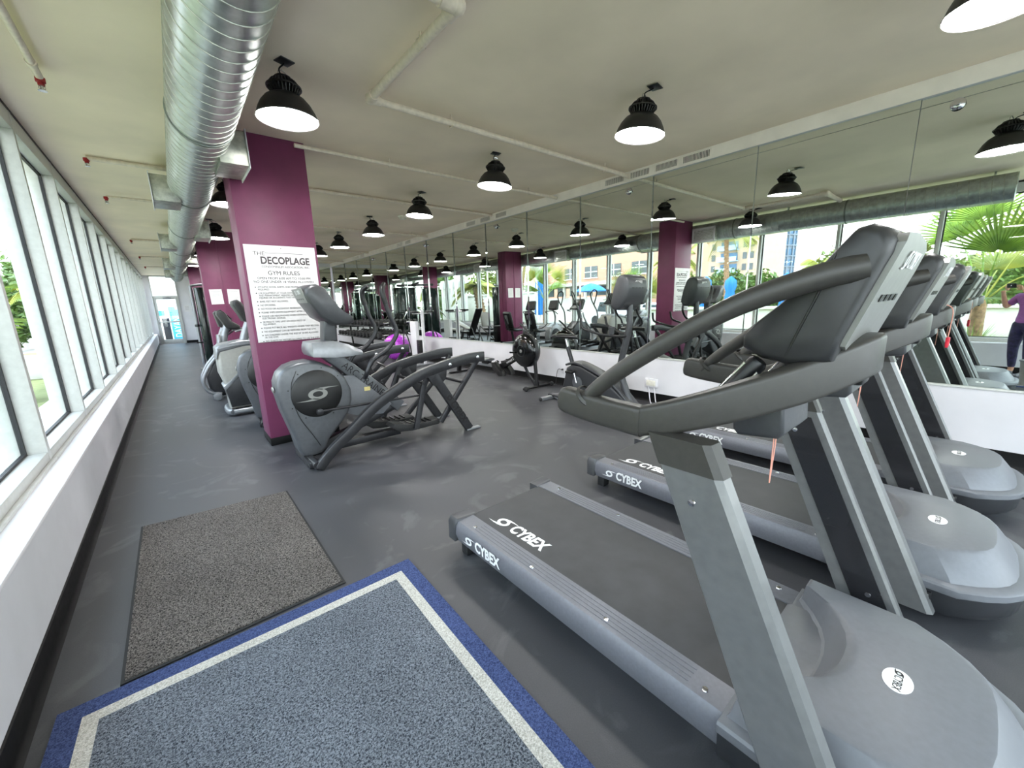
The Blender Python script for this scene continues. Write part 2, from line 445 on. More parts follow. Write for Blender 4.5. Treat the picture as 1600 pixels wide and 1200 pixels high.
# glazed entrance wall behind the camera
g = G(); g.box(XW, XM, YB - .12, YB, 2.75, ZC); struct(obj('wall_back', g, M_cream, sharp=0))
for i in range(4):
    xa = XW + (XM - XW) * i / 4; xb = XW + (XM - XW) * (i + 1) / 4
    root = thing('window_%d' % (30 + i), '', '', (xa, YB, 0)); del root['label']; del root['category']; struct(root)
    W = xb - xa
    g = G(); g.box(0, .05, -.1, 0, 0, 2.75, bev=.003); g.box(W - .05, W, -.1, 0, 0, 2.75, bev=.003); g.box(.05, W - .05, -.1, 0, 2.67, 2.75, bev=.003); g.box(.05, W - .05, -.1, 0, 0, .12, bev=.003)
    obj('frame', g, M_alum, root)
    g = G(); g.box(.05, W - .05, -.055, -.049, .12, 2.67); obj('pane', g, M_glass, root, sharp=0)

# far door with glass, transom and closer
root = thing('door_1', '', '', (-.095, YF - .02, 0)); del root['label']; del root['category']; struct(root)
hw = .43
g = G()
g.box(-hw - .035, -hw, -.05, .08, 0, ZC - .002, bev=.004); g.box(hw, hw + .035, -.05, .08, 0, ZC - .002, bev=.004)
g.box(-hw, hw, -.05, .08, 2.16, 2.22, bev=.004); g.box(-hw, hw, -.05, .08, ZC - .06, ZC - .002, bev=.004)
obj('frame', g, M_alum, root)
g = G(); g.box(-hw, -hw + .09, -.02, .025, .01, 2.155, bev=.004); g.box(hw - .09, hw, -.02, .025, .01, 2.155, bev=.004)
g.box(-hw + .09, hw - .09, -.02, .025, 2.06, 2.155, bev=.004); g.box(-hw + .09, hw - .09, -.02, .025, .01, .22, bev=.004)
leaf = obj('door_leaf', g, M_alum, root)
g = G(); g.tube([(-hw + .045, -.02, .95), (-hw + .045, -.07, .95), (-hw + .045, -.07, 1.2), (-hw + .045, -.02, 1.2)], .011, smooth=1); obj('pull_handle', g, M_chrome, root)
g = G(); g.box(-hw + .03, hw - .09, -.06, -.02, 1.0, 1.05, bev=.006); obj('push_bar', g, M_alum, root)
g = G(); g.box(-.1, .2, -.08, -.02, 2.08, 2.14, bev=.006); g.tube([(.15, -.06, 2.14), (.0, -.16, 2.17), (-.1, -.02, 2.19)], .008); obj('door_closer', g, M_silver, root)
g = G(); g.box(-hw + .088, hw - .088, .0, .006, .21, 2.07); obj('door_glass', g, M_glass, root, sharp=0)
g = G(); g.box(-hw, hw, .0, .006, 2.22, ZC - .06); obj('transom_glass', g, M_glass, root, sharp=0)

# plum painted columns (square piers, 6 m apart along the room)
def column(y, lab, panel=True):
    root = thing('column', lab, 'column', (.966, y, 0), 0, 'plum columns along the walkway')
    g = G(); g.box(-.35, .35, 0, .42, .0, ZC - .001, bev=.003)
    if panel: g.box(-.012, .0, -.012, .0, .1, ZC - .002); g.box(.35, .362, .2, .215, .1, ZC - .002)
    obj('shaft', g, M_purp, root)
    g = G(); g.box(-.356, .356, -.006, .426, .001, .085, bev=.003); obj('base', g, M_base, root)
    return root
column(4.83, 'plum painted column with the large gym rules notice, nearest the camera', False)
column(10.9, 'plum column carrying two small white notices, second from the camera')
column(16.9, 'plum column at the corridor end beside the mirrored end wall')
# ------------------------------------------------------------------ pendant lamps
def make_lamp(label, loc, rz=0.0):
    root = thing('pendant_lamp', label, 'lamp', loc, rz, 'black dome pendant lamps')
    g = G()   # dome shade, open underneath
    g.lathe([(.205, 0), (.207, .006), (.200, .02), (.188, .052), (.166, .095), (.135, .132), (.098, .156), (.088, .160), (.088, .154), (.13, .126), (.16, .09), (.182, .048), (.194, .016), (.199, 0)], 40, cap=False)
    g.lathe([(.0, .150), (.092, .150), (.092, .153), (0, .153)], 32, cap=False)
    obj('shade', g, M_lamp, root)
    g = G(); g.lathe([(0.0, .012), (.199, .012), (.199, .008), (0, .006)], 40, cap=False); obj('lens', g, M_glow, root)
    g = G()   # finned heat sink
    g.lathe([(.06, .155), (.06, .268), (.0, .27)], 20)
    for i in range(28):
        M = Matrix.Rotation(2 * PI * i / 28, 4, 'Z')
        g.prism([(.05, .158), (.085, .158), (.112, .205), (.112, .212), (.085, .25), (.05, .268)], 'y', -.0022, .0022, M=M)
    obj('heat_sink', g, M_fin, root)
    g = G(); g.lathe([(.107, .202), (.116, .204), (.116, .214), (.107, .216)], 32); g.lathe([(.0, .262), (.062, .262), (.055, .276), (.02, .284), (.0, .285)], 24)
    obj('driver_ring', g, M_lamp, root)
    g = G(); g.tube([(-.03, 0, .283), (-.03, 0, .305), (0, 0, .318), (.03, 0, .305), (.03, 0, .283)], .004, n=6, smooth=3); g.tube([(0, 0, .318), (0, 0, .3235)], .004, n=6)
    obj('hook', g, M_chrome, root)
    g = G(); g.tube([(.02, .01, .28), (.04, .03, .305), (.045, .09, .312), (.05, .11, .3232)], .005, n=6, smooth=4); obj('cable', g, M_blk, root)
    g = G(); g.box(-.0, .1, .07, .16, .316, .3238, bev=.002); obj('ceiling_plate', g, M_steel, root)
    return root

ZL = ZC - .324
lamps = []
rowA = [(.87, 3.50), (.80, 6.62), (.88, 9.68), (.85, 12.75), (.80, 15.7)]
rowB = [(3.34, .17), (3.30, 2.11), (3.20, 4.0), (3.20, 5.93), (3.24, 7.95), (3.21, 9.9), (3.25, 11.75), (3.25, 13.6), (3.25, 15.4)]
lampA = make_lamp('black dome pendant lamp hanging just in front of the plum column with the rules notice', (rowA[0][0], rowA[0][1], ZL), math.radians(200))
labsA = ['black dome pendant lamp half hidden behind the plum column with the rules notice', 'black dome pendant lamp in front of the plum column with two small notices',
         'black dome pendant lamp above the dark cable tower past the second column', 'black dome pendant lamp over the far end of the walkway']
for (x, y), lb in zip(rowA[1:], labsA): dup(lampA, (x, y, ZL), math.radians(random.uniform(150, 250)), lb)
labsB = ['black dome pendant lamp cut by the top right corner of the photo', 'black dome pendant lamp above the treadmills, first whole one by the mirrors',
         'black dome pendant lamp over the free floor, second whole one by the mirrors'] + \
        ['black dome pendant lamp, %s whole one from the camera in the row by the mirrors' % ordinal(i) for i in range(2, 8)]
for i, ((x, y), lb) in enumerate(zip(rowB, labsB)):
    o = dup(lampA, (x, y, ZL), math.radians(random.uniform(160, 230)), lb)
    if i in (1, 2, 3):              # hang a little out of plumb on their hooks
        R_ = Matrix.Rotation(math.radians((5.5, 5, 3)[i - 1]), 3, Vector((x, y, 0)).normalized())
        o.rotation_euler = (R_ @ o.rotation_euler.to_matrix()).to_euler(); o.location = Vector((x, y, ZC)) - R_ @ Vector((0, 0, ZC - ZL + .002))

# ------------------------------------------------------------------ spiral duct with boots and grilles
DX, DZ, DR = .393, 2.866, .203
D0, D1 = .12, 21.5
duct = thing('spiral_duct', 'galvanized spiral air duct running under the ceiling along the walkway', 'duct', (DX, D0, DZ))
g = G(); L = D1 - D0
M = Matrix(((1, 0, 0, 0), (0, 0, 1, 0), (0, -1, 0, 0), (0, 0, 0, 1)))
g.lathe([(DR - .004, 0), (DR, .004)] + [(DR, L * i / 60) for i in range(1, 60)] + [(DR, L - .004), (DR - .004, L)], 48, M=M)
obj('duct_pipe', g, M_galv, duct)
g = G(); pts = []; pitch = .115; turns = int(L / pitch)
for i in range(turns * 24 + 1):
    a = 2 * PI * i / 24; pts.append((DR * math.cos(a), pitch * i / 24, DR * math.sin(a)))
b = tbm(); prev = None
for i, p in enumerate(pts):          # raised lock seam as a thin ribbon
    a = 2 * PI * i / 24; c, s_ = math.cos(a), math.sin(a)
    q = [b.verts.new((r * c, p[1] + dy, r * s_)) for r, dy in ((DR - .002, -.005), (DR + .0045, -.003), (DR + .0045, .003), (DR - .002, .005))]
    if prev:
        for k in range(3): b.faces.new((prev[k], prev[k + 1], q[k + 1], q[k]))
    prev = q
g.add(b); obj('lock_seam', g, M_galv2, duct, sharp=60)
for y in (2.05, 3.95, 6.3, 8.9, 11.6, 14.4, 17.2, 20):
    g = G(); g.lathe([(DR + .001, -.012), (DR + .009, -.01), (DR + .009, .01), (DR + .001, .012)], 48, M=Matrix.Translation((0, y - D0, 0)) @ M, cap=False)
    obj('joint_band', g, M_seam, duct)
for y in (.35, 3.0, 5.4, 7.9, 10.5, 13.2):
    g = G(); g.box(-.02, .02, y - D0 - .012, y - D0 + .012, DR - .01, ZC - DZ - .001, bev=.002); g.box(-.05, .05, y - D0 - .012, y - D0 + .012, ZC - DZ - .006, ZC - DZ - .001)
    obj('hanger', g, M_galv2, duct)
def boot(y, side):
    g = G(); x0 = DR * .55; x1 = .315 if side > 0 else .35
    a, c = (x0, x1) if side > 0 else (-x1, -x0)
    z0, z1 = 2.66 - DZ, 2.93 - DZ
    g.box(a, c, y - D0, y - D0 + .48, z0, z1, bev=.003)
    bt = obj('boot', g, M_galv2, duct)
    g = G(); xf = side * x1
    for (ya, yb, za, zb) in ((-.02, .5, z1 - .02, z1 + .02), (-.02, .5, z0 - .02, z0 + .02), (-.02, .02, z0, z1), (.46, .5, z0, z1)):
        g.box(min(xf, xf + side * .008), max(xf, xf + side * .008), y - D0 + ya, y - D0 + yb, za, zb, bev=.002)
    for i in range(7):
        zz = z0 + .035 + i * .032
        g.box(min(xf, xf + side * .004), max(xf, xf + side * .004), y - D0 + .02, y - D0 + .46, zz, zz + .012)
    obj('grille', g, M_white, bt)
for y in (6.05, 10.4, 14.9, 18.6): boot(y, -1)
for y in (4.28, 8.7, 13.2, 17.8): boot(y, 1)

# ------------------------------------------------------------------ sprinkler pipes
def elbow(g, p, r): g.ell(p, (r, r, r), 12)
def sprinkler_head(parent, p, down=True):
    g = G(); x, y, z = p
    g.lathe([(.026, .0), (.026, -.03), (.018, -.034), (.018, -.05)], 14, M=Matrix.Translation((x, y, z))); obj('red_elbow', g, M_red, parent)
    g = G(); g.lathe([(.009, -.045), (.009, -.075), (.024, -.08), (.024, -.083)], 12, M=Matrix.Translation((x, y, z)))
    g.tube([(x - .014, y, z - .05), (x - .016, y, z - .066), (x, y, z - .078)], .003, n=5); g.tube([(x + .014, y, z - .05), (x + .016, y, z - .066), (x, y, z - .078)], .003, n=5)
    obj('sprinkler_head', g, M_chrome, parent)
ZP = 3.055
p = thing('sprinkler_pipe', 'cream sprinkler pipe with an elbow turning under the ceiling ahead of the first column', 'pipe', (1.46, 3.389, ZP))
g = G(); g.tube([(0, 0, 0), (XM - .03 - 1.46, 0, 0)], .026, 14); g.tube([(0, 0, 0), (.0, -1.27, 0)], .030, 14); g.tube([(0, -1.27, 0), (-.9, -1.25, 0)], .036, 14)
obj('pipe_run', g, M_pipe, p)
g = G(); elbow(g, (0, 0, 0), .042); g.tube([(.0, 0, 0), (.085, 0, 0)], .035, 14); g.tube([(0, 0, 0), (0, -.085, 0)], .038, 14); obj('elbow', g, M_pipe, p)
g = G(); elbow(g, (0, -1.27, 0), .050); g.tube([(0, -1.27, 0), (0, -1.17, 0)], .042, 14); g.tube([(0, -1.27, 0), (-.11, -1.268, 0)], .046, 14)
obj('elbow', g, M_pipe, p)
for q in ((.75, 0, 0), (3.0, 0, 0), (0, -.85, 0)):
    g = G(); g.box(q[0] - .006, q[0] + .006, q[1] - .03, q[1] + .03, -.034, -.028); g.box(q[0] - .006, q[0] + .006, q[1] - .006, q[1] + .006, .024, ZC - ZP - .001); g.lathe([(.034, -.006), (.036, 0), (.034, .006)], 14, M=Matrix.Translation(q) @ Matrix.Rotation(PI / 2, 4, 'Y' if q[1] == 0 else 'X'), cap=False)
    obj('hanger_clip', g, M_pipe, p)
for i, (y, x0, lb) in enumerate([(4.73, 1.2, 'thin cream pipe crossing the ceiling straight behind the first plum column'), (6.45, -.44, 'cream pipe crossing the ceiling beyond the thin one, with hanger clips'),
                                 (9.0, 1.4, 'cream ceiling pipe past the smoke detector'), (12.8, -.44, 'cream ceiling pipe past the second plum column'), (15.2, .4, 'farthest cream ceiling pipe before the mirrored end wall')]):
    p = thing('ceiling_pipe', lb, 'pipe', (x0, y, ZP + (.038 if x0 < 0 else 0)))
    g = G(); g.tube([(0, 0, 0), (XM - .03 - x0, 0, 0)], .02 if i == 0 else .024, 12); obj('pipe_run', g, M_pipe, p)
    for xx in (1.0, 3.2):
        g = G(); g.box(xx - .006, xx + .006, -.006, .006, .02, ZC - ZP - .001); g.lathe([(.028, -.006), (.03, 0), (.028, .006)], 14, M=Matrix.Translation((xx, 0, 0)) @ Matrix.Rotation(PI / 2, 4, 'Y'), cap=False); obj('hanger_clip', g, M_pipe, p)
    if x0 < 0: sprinkler_head(p, (0, 0, .0))
p = thing('sprinkler_branch', 'grey sprinkler branch with a red fitting over the nearest windows', 'pipe', (-.44, 4.42, ZP))
g = G(); g.tube([(0, 0, 0), (.0, -2.6, 0)], .021, 12); g.lathe([(.028, -.02), (.028, .02)], 12, M=Matrix.Translation((0, -.22, 0)) @ Matrix.Rotation(PI / 2, 4, 'X')); obj('pipe_run', g, M_pipe, p); sprinkler_head(p, (0, 0, 0))
g = G(); g.box(-.006, .006, -.9, -.888, .018, ZC - ZP - .0005); obj('hanger_clip', g, M_pipe, p)
for i, (y, lb) in enumerate([(8.15, 'short grey sprinkler stub with red tip left of the duct, second from the camera'), (16.0, 'short sprinkler stub left of the duct far down the walkway'), (19.3, 'farthest short sprinkler stub left of the duct')]):
    p = thing('sprinkler_branch', lb, 'pipe', (-.445, y, ZP)); g = G(); g.tube([(0, 0, 0), (.70, 0, 0)], .019, 12); obj('pipe_run', g, M_pipe, p); sprinkler_head(p, (0, 0, 0))
# chrome side wall heads at the top of the mirrors
for i, y in enumerate((.39, 3.41, 6.36, 9.2, 12.6)):
    p = thing('sidewall_sprinkler', 'chrome round sprinkler fitting at the top of the mirrors, %s from the camera' % ordinal(i), 'sprinkler', (XM, y, 2.88), 0, 'chrome sprinklers on the mirrors')
    Mx = Matrix.Rotation(-PI / 2, 4, 'Y')
    g = G(); g.lathe([(.045, 0), (.043, .008), (.03, .018), (.018, .02), (.018, .03), (0, .031)], 20, M=Mx); obj('escutcheon', g, M_chrome, p)
    g = G(); g.lathe([(.010, .03), (.008, .05), (.02, .054), (.02, .058), (0, .059)], 12, M=Mx); obj('deflector', g, M_chrome, p)
# smoke detector
p = thing('smoke_detector', 'ivory round smoke detector on the ceiling among the lamps', 'smoke detector', (3.66, 7.5, ZC))
g = G(); g.lathe([(.085, -.0005), (.085, -.02), (.07, -.028)], 24); obj('base', g, M_bone, p)
g = G(); g.lathe([(.06, -.025), (.066, -.04), (.05, -.062), (.03, -.068), (0, -.07)], 24)
for i in range(10):
    a = 2 * PI * i / 10; g.box(.052, .068, -.006, .006, -.05, -.03, M=Matrix.Rotation(a, 4, 'Z'))
obj('sensor_head', g, M_bone, p)

# return air grilles on the bulkhead band
def bgrille(y0, y1, lb):
    p = thing('air_grille', lb, 'vent', (XM - .02, y0, 3.058), 0, 'cream air grilles on the bulkhead'); w = y1 - y0
    g = G()
    for a in ((0, w, .036, .046), (0, w, -.046, -.036), (0, .012, -.036, .036), (w - .012, w, -.036, .036)): g.box(-.008, -.0005, a[0], a[1], a[2], a[3], bev=.002)
    obj('frame', g, M_cream, p)
    g = G(); nn = int(w / .016)
    for i in range(1, nn): g.box(-.006, -.002, i * w / nn - .003, i * w / nn + .003, -.036, .036)
    obj('louvres', g, M_cream, p, sharp=0)
    g = G(); g.box(-.0015, -.0004, .012, w - .012, -.036, .036); obj('backing', g, M_hoodd, p, sharp=0)
ys = [(2.31, 2.66), (2.70, 3.02), (3.08, 3.39), (3.47, 3.80)]
for i, (a, c) in enumerate(ys): bgrille(a, c, 'cream louvred air grille on the bulkhead over the mirrors, %s of the nearest four' % ordinal(i))
for i, y in enumerate((6.0, 6.5, 7.0, 9.9, 10.4, 13.2, 13.7)): bgrille(y, y + .34, 'cream louvred air grille on the bulkhead, %s one beyond the smoke detector line' % ordinal(i))

# ------------------------------------------------------------------ mats
g = G(); g.poly([(-.385, 3.585, 0.0005), (.497, 3.484, 0.0005), (.493, 2.035, 0.0005), (-.382, 2.03, 0.0005), (-.385, 3.585, .008), (.497, 3.484, .008), (.493, 2.035, .008), (-.382, 2.03, .008)],
       [(3, 2, 1, 0), (4, 5, 6, 7), (0, 1, 5, 4), (1, 2, 6, 5), (2, 3, 7, 6), (3, 0, 4, 7)])
m1 = thing('floor_mat', 'grey brown scraper mat lying on the black floor beyond the blue bordered rug', 'mat')
obj('backing', g, M_rubber, m1, sharp=0)
g = G(); q = [(-.372, 3.57), (.484, 3.472), (.48, 2.048), (-.37, 2.043)]
g.poly([(x, y, .007) for x, y in q] + [(x, y, .014) for x, y in q], [(4, 5, 6, 7)[::-1], (0, 1, 5, 4), (1, 2, 6, 5), (2, 3, 7, 6), (3, 0, 4, 7)])
obj('pile', g, carpet_mat('brown_mat_pile', (34, 32, 31), (128, 121, 116), 150, .9), m1, sharp=0)
m2 = thing('entrance_rug', 'blue grey rug with navy border and cream stripe, nearest the camera', 'rug')
M_navy = carpet_mat('navy_pile', (46, 56, 90), (78, 90, 130), 160, .5); M_cr = carpet_mat('cream_pile', (160, 156, 147), (206, 202, 194), 160, .6); M_bg = carpet_mat('blue_grey_pile', (50, 54, 62), (132, 137, 145), 165, .8)
X0, X1, Y0, Y1 = -.598, .782, -.5, 2.005
def ring(g, a, b_, z):
    o = [(X0 + a, Y0 + a), (X1 - a, Y0 + a), (X1 - a, Y1 - a), (X0 + a, Y1 - a)]; i = [(X0 + b_, Y0 + b_), (X1 - b_, Y0 + b_), (X1 - b_, Y1 - b_), (X0 + b_, Y1 - b_)]
    V = [(x, y, z) for x, y in o] + [(x, y, z) for x, y in i]; F = [(k, (k + 1) % 4, 4 + (k + 1) % 4, 4 + k) for k in range(4)]
    g.poly(V, F)
g = G(); ring(g, 0, .075, .011)
g.poly([(x, y, z) for z in (.0005, .011) for x, y in ((X0, Y0), (X1, Y0), (X1, Y1), (X0, Y1))], [(3, 2, 1, 0), (0, 1, 5, 4), (1, 2, 6, 5), (2, 3, 7, 6), (3, 0, 4, 7)])
obj('border', g, M_navy, m2, sharp=0)
g = G(); ring(g, .075, .125, .0115); obj('stripe', g, M_cr, m2, sharp=0)
g = G(); a = .125; g.poly([(X0 + a, Y0 + a, .012), (X1 - a, Y0 + a, .012), (X1 - a, Y1 - a, .012), (X0 + a, Y1 - a, .012)], [(0, 1, 2, 3)]); obj('field', g, M_bg, m2, sharp=0)
m2.rotation_euler = (0, 0, math.radians(-1.4))

# ------------------------------------------------------------------ notices
sgn = thing('rules_notice', 'large white gym rules notice on the nearest plum column', 'sign', (.966, 4.826, 1.6))
g = G(); g.box(-.326, .326, -.006, 0, -.482, .488, bev=.001); obj('board', g, M_paper, sgn)
def on(x, z): return basis((1, 0, 0), (0, 0, 1), (x, -.0068, z))
g = G(); g.text('THE', .052, on(-.255, .405), align='LEFT', sx=1.1); g.text('DECOPLAGE', .098, on(.03, .337), sx=.82, bold=.03); g.text('CONDOMINIUM ASSOCIATION, INC.', .030, on(.03, .277), sx=.9)
g.box(-.15, .2, -.0066, -.006, .412, .416)
obj('heading', g, mat('sign_ink', (74, 66, 70), .6), sgn, sharp=0)
g = G(); g.text('GYM RULES', .058, on(.0, .215), sx=1.0); g.text('OPEN FROM 6:00 AM TO 10:00 PM', .033, on(0, .163)); g.text('NO ONE UNDER 18 YEARS ALLOWED.', .033, on(0, .128))
z = .075
rules = [['ATHLETIC SHOES, SHIRTS, AND PROPER ATTIRE ARE', 'REQUIRED.'], ['USE EQUIPMENT AT YOUR OWN RISK. THE USER', 'AND MANAGEMENT ASSUMES NO LIABILITY FOR', 'INJURIES OR ACCIDENTS THAT MAY OCCUR.'], ['BARE FEET NOT ALLOWED.'], ['NO SMOKING.'],
         ['NO FOOD OR ALCOHOLIC BEVERAGES ALLOWED.'], ['PLEASE WIPE DOWN EQUIPMENT AFTER USE.'], ['PLEASE USE HEADPHONES WHEN LISTENING', 'ELECTRONIC DEVICES.'], ['30 MINUTE TIME LIMIT ON EACH PIECE OF', 'EQUIPMENT.'],
         ['PLEASE PUT BACK ALL WEIGHTS WHERE THEY BELONG.'], ['NO EQUIPMENT CAN BE REMOVED FROM THE GYM.'], ['NO CHILDREN UNDER THE AGE OF 18 ARE ALLOWED', 'IN THE GYM.'], ['NO GUESTS OR VISITORS ALLOWED TO USE THE GYM.']]
obj('heading_lines', g, M_black_txt, sgn, sharp=0)
for r in rules:
    g = G(); g.ell((-.277, -.0066, z), (.0055, .0008, .0055), 8)
    for ln in r: g.text(ln, .0245, on(-.258, z), align='LEFT', sx=.86); z -= .0235
    z -= .0135; obj('rule_line', g, M_black_txt, sgn, sharp=0)
g = G(); g.ell((0, -.008, .465), (.006, .004, .006), 10); obj('pin', g, M_chrome, sgn)
for i, (x, lb) in enumerate([(.81, 'small white printed notice, left one on the second plum column'), (1.125, 'small white printed notice, right one on the second plum column')]):
    p = thing('notice', lb, 'sign', (x, 10.898 if i else 10.898, 1.755)); g = G(); g.box(-.112, .112, -.003, 0, -.158, .158, M=Matrix.Rotation(math.radians(-1.5 + i * 3), 4, 'Y')); obj('sheet', g, M_paper, p, sharp=0)
    g = G()
    for k in range(9):
        w = random.uniform(.05, .085); g.box(-w, w, -.0036, -.003, .11 - k * .026, .114 - k * .026)
    obj('print', g, mat('grey_print', (150, 148, 150), .6), p, sharp=0)
for i, (x, z, w, h, lb) in enumerate([(.62, 1.62, .10, .14, 'white notice sheet on the far wall right of the glass door'), (.9, 1.62, .10, .14, 'white notice sheet on the far wall beside the corridor column')]):
    p = thing('notice', lb, 'sign', (x, YF + .0004, z)); g = G(); g.box(-w, w, -.003, 0, -h, h); obj('sheet', g, M_paper, p, sharp=0)
    g = G()
    for k in range(7): g.box(-w * .7, w * .7, -.0036, -.003, h * .7 - k * .03, h * .7 - k * .03 + .006)
    obj('print', g, mat('grey_print', (150, 148, 150), .6), p, sharp=0)

# ------------------------------------------------------------------ wall outlets with leads
o1 = thing('wall_outlet', 'white double outlet box with two white leads low on the white wall', 'outlet', (XM - .0125, 2.94, .275))
g = G(); g.box(-.03, 0, -.095, .095, -.06, .06, bev=.006); obj('box', g, M_white, o1)
g = G(); g.box(-.034, -.03, -.07, .07, -.04, .04, bev=.002); obj('cover', g, M_bone, o1)
for dy in (.045, -.04):
    g = G(); g.tube([(-.02, dy, -.055), (-.04, dy - .03, -.13), (-.10, dy - .09, -.25), (-.2, dy - .2, -.268)], .007, n=8, smooth=4); obj('lead', g, M_white, o1)
o2 = thing('wall_outlet', 'small white outlet with a black plug and lead behind the bike', 'outlet', (XM - .0125, 4.62, .26))
g = G(); g.box(-.008, 0, -.036, .036, -.058, .058, bev=.003); obj('plate', g, M_white, o2)
g = G(); g.box(-.045, -.008, -.012, .012, .01, .035, bev=.004); obj('plug', g, M_blk, o2)
g = G(); g.tube([(-.045, 0, .022), (-.07, .05, .03), (-.06, .1, -.05), (-.05, .12, -.15), (-.1, .1, -.252)], .005, n=6, smooth=5); obj('lead', g, M_blk, o2)
# ------------------------------------------------------------------ treadmill (local: x across, +y rear, front hood at -y)
def make_treadmill(label, loc):
    t = thing('treadmill', label, 'treadmill', loc, 0, 'treadmills in a row facing the entrance')
    # deck: side rails with grooved top, belt, rear end caps
    for s in (-1, 1):
        g = G()
        prof = [(.275, .205), (.38, .205), (.396, .185), (.402, .13), (.388, .085), (.30, .085), (.29, .15), (.275, .16)]
        g.prism([(s * a, b) for a, b in prof], 'y', .36, 1.845, bev=.003)
        rl = obj('side_rail', g, M_rail, t)
        g = G()
        for k in range(4): g.box(min(s * (.293 + k * .02), s * (.299 + k * .02)), max(s * (.293 + k * .02), s * (.299 + k * .02)), .48, 1.70, .2045, .2075, bev=.001)
        obj('tread_ribs', g, M_rail, rl)
        g = G()
        for yy in (.43, .82, 1.25, 1.72): g.lathe([(.011, 0), (.009, .003), (0, .0035)], 12, M=Matrix.Translation((s * .345, yy, .2055)))
        obj('rail_screws', g, M_chrome, rl)
        g = G()
        g.prism([(s * a, b) for a, b in [(.255, .21), (.385, .218), (.404, .19), (.406, .08), (.255, .08)]], 'y', 1.84, 1.925, bev=.014, seg=3)
        obj('rear_cap', g, M_tread, t)
        g = G(); g.box(min(s * .30, s * .37), max(s * .30, s * .37), 1.78, 1.84, .001, .09, bev=.006); obj('foot', g, M_rubber, t); g = G(); g.box(min(s * .28, s * .37), max(s * .28, s * .37), .2, .28, .001, .09, bev=.006); obj('foot', g, M_rubber, t)
    g = G(); g.prism([(.0, .128), (1.84, .128)] + arc(1.84, .155, .045, -37, 90, 6) + [(.0, .2)], 'x', -.274, .274); obj('belt', g, M_belt, t)
    g = G(); g.box(-.285, .285, .36, 1.8, .086, .127); g.box(-.36, .36, .1, .4, .06, .1); obj('chassis', g, M_blk, t)
    g = G()
    Mside = basis((0, -1, 0), (0, 0, 1), (-.4045, 1.60, .148)); Mside = Mside @ Matrix.Rotation(math.radians(3), 4, 'X')
    g.swirl(.085, .046, Mside @ Matrix.Translation((-.105, 0, 0))); g.text('CYBEX', .088, Mside @ Matrix.Translation((.06, 0, 0)), sx=.78, shear=.1, ext=.0006, bold=.035)
    obj('rail_logo', g, M_white_txt, t, sharp=0)
    g = G(); Mb = basis((0, -1, 0), (1, 0, 0), (-.19, 1.53, .2006))
    g.swirl(.12, .07, Mb @ Matrix.Translation((-.125, 0, 0))); g.text('CYBEX', .105, Mb @ Matrix.Translation((.08, 0, 0)), sx=.8, shear=.1, ext=.0006, bold=.035)
    obj('belt_logo', g, M_white_txt, t, sharp=0)
    # motor hood: lofted cover with a crescent recess towards the belt
    def outline(hw, yr, yf, bow, z, rec, n=12):
        """plan outline: rear edge with concave recess of depth rec, bowed front"""
        P = []
        for i in range(n + 1):            # rear edge left to right
            u = -1 + 2 * i / n; x = u * hw
            d = rec * max(0, 1 - abs(u / .82) ** 2.6)
            P.append((x, yr - d, z))
        for i in range(1, 8):
            P.append((hw, yr + (yf + .12 - yr) * i / 8, z))
        for i in range(n + 1):            # front right to left
            u = 1 - 2 * i / n
            P.append((hw * (math.copysign(abs(u) ** .72, u)), yf + .12 - (.12 + bow) * max(0, 1 - abs(u) ** 2.6), z))
        for i in range(1, 8):
            P.append((-hw, yf + .12 + (yr - yf - .12) * i / 8, z))
        return P
    g = G()
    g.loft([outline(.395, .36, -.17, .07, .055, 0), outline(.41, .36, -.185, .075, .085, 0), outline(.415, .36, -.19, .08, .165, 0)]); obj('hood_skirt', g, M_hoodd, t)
    g = G()
    g.loft([outline(.418, .362, -.19, .085, .166, .0), outline(.422, .362, -.195, .085, .172, .0), outline(.422, .362, -.195, .085, .198, .0), outline(.415, .362, -.188, .083, .206, .0), outline(.388, .36, -.165, .075, .208, .03)])
    obj('hood_lip', g, M_hood, t)
    g = G()
    g.loft([outline(.385, .35, -.168, .072, .206, .10), outline(.378, .34, -.158, .072, .228, .13), outline(.335, .325, -.105, .065, .312, .17), outline(.326, .318, -.097, .063, .321, .180), outline(.318, .312, -.088, .06, .324, .19)])
    obj('hood_cover', g, M_hood, t, sharp=24)
    g = G(); g.prism([(.375, .204), (.36, .212), (.20, .225), (.16, .222), (.16, .203)], 'x', -.27, .27, bev=.002); obj('belt_entry', g, M_hood, t)
    g = G(); g.lathe([(1, 0), (1, .0015), (.0, .002)], 28, M=Matrix.Translation((-.01, .03, .3242)) @ Matrix.Diagonal((.050, .034, 1, 1))); bd = obj('hood_badge', g, M_white_txt, t)
    g = G(); Mh = basis((-1, 0, 0), (0, -1, 0), (-.01, .03, .3266)); g.text('CYBEX', .028, Mh @ Matrix.Translation((.012, 0, 0)), sx=.72, shear=.1, ext=.0003); g.swirl(.024, .018, Mh @ Matrix.Translation((-.030, 0, 0)), ext=.0004); obj('badge_print', g, M_black_txt, bd, sharp=0)
    g = G(); g.box(-.428, -.41, .0, .028, .1, .155, bev=.003); sw = obj('power_switch', g, M_blk, t)
    g = G(); g.box(-.432, -.427, .008, .02, .124, .146, bev=.002); obj('switch_rocker', g, M_consp, sw)
    g = G(); g.tube([(.1, -.25, .09), (.12, -.31, .05), (.2, -.4, .012), (.45, -.42, .010), (.62, -.36, .010)], .008, n=8, smooth=5); obj('power_cable', g, M_blk, t)
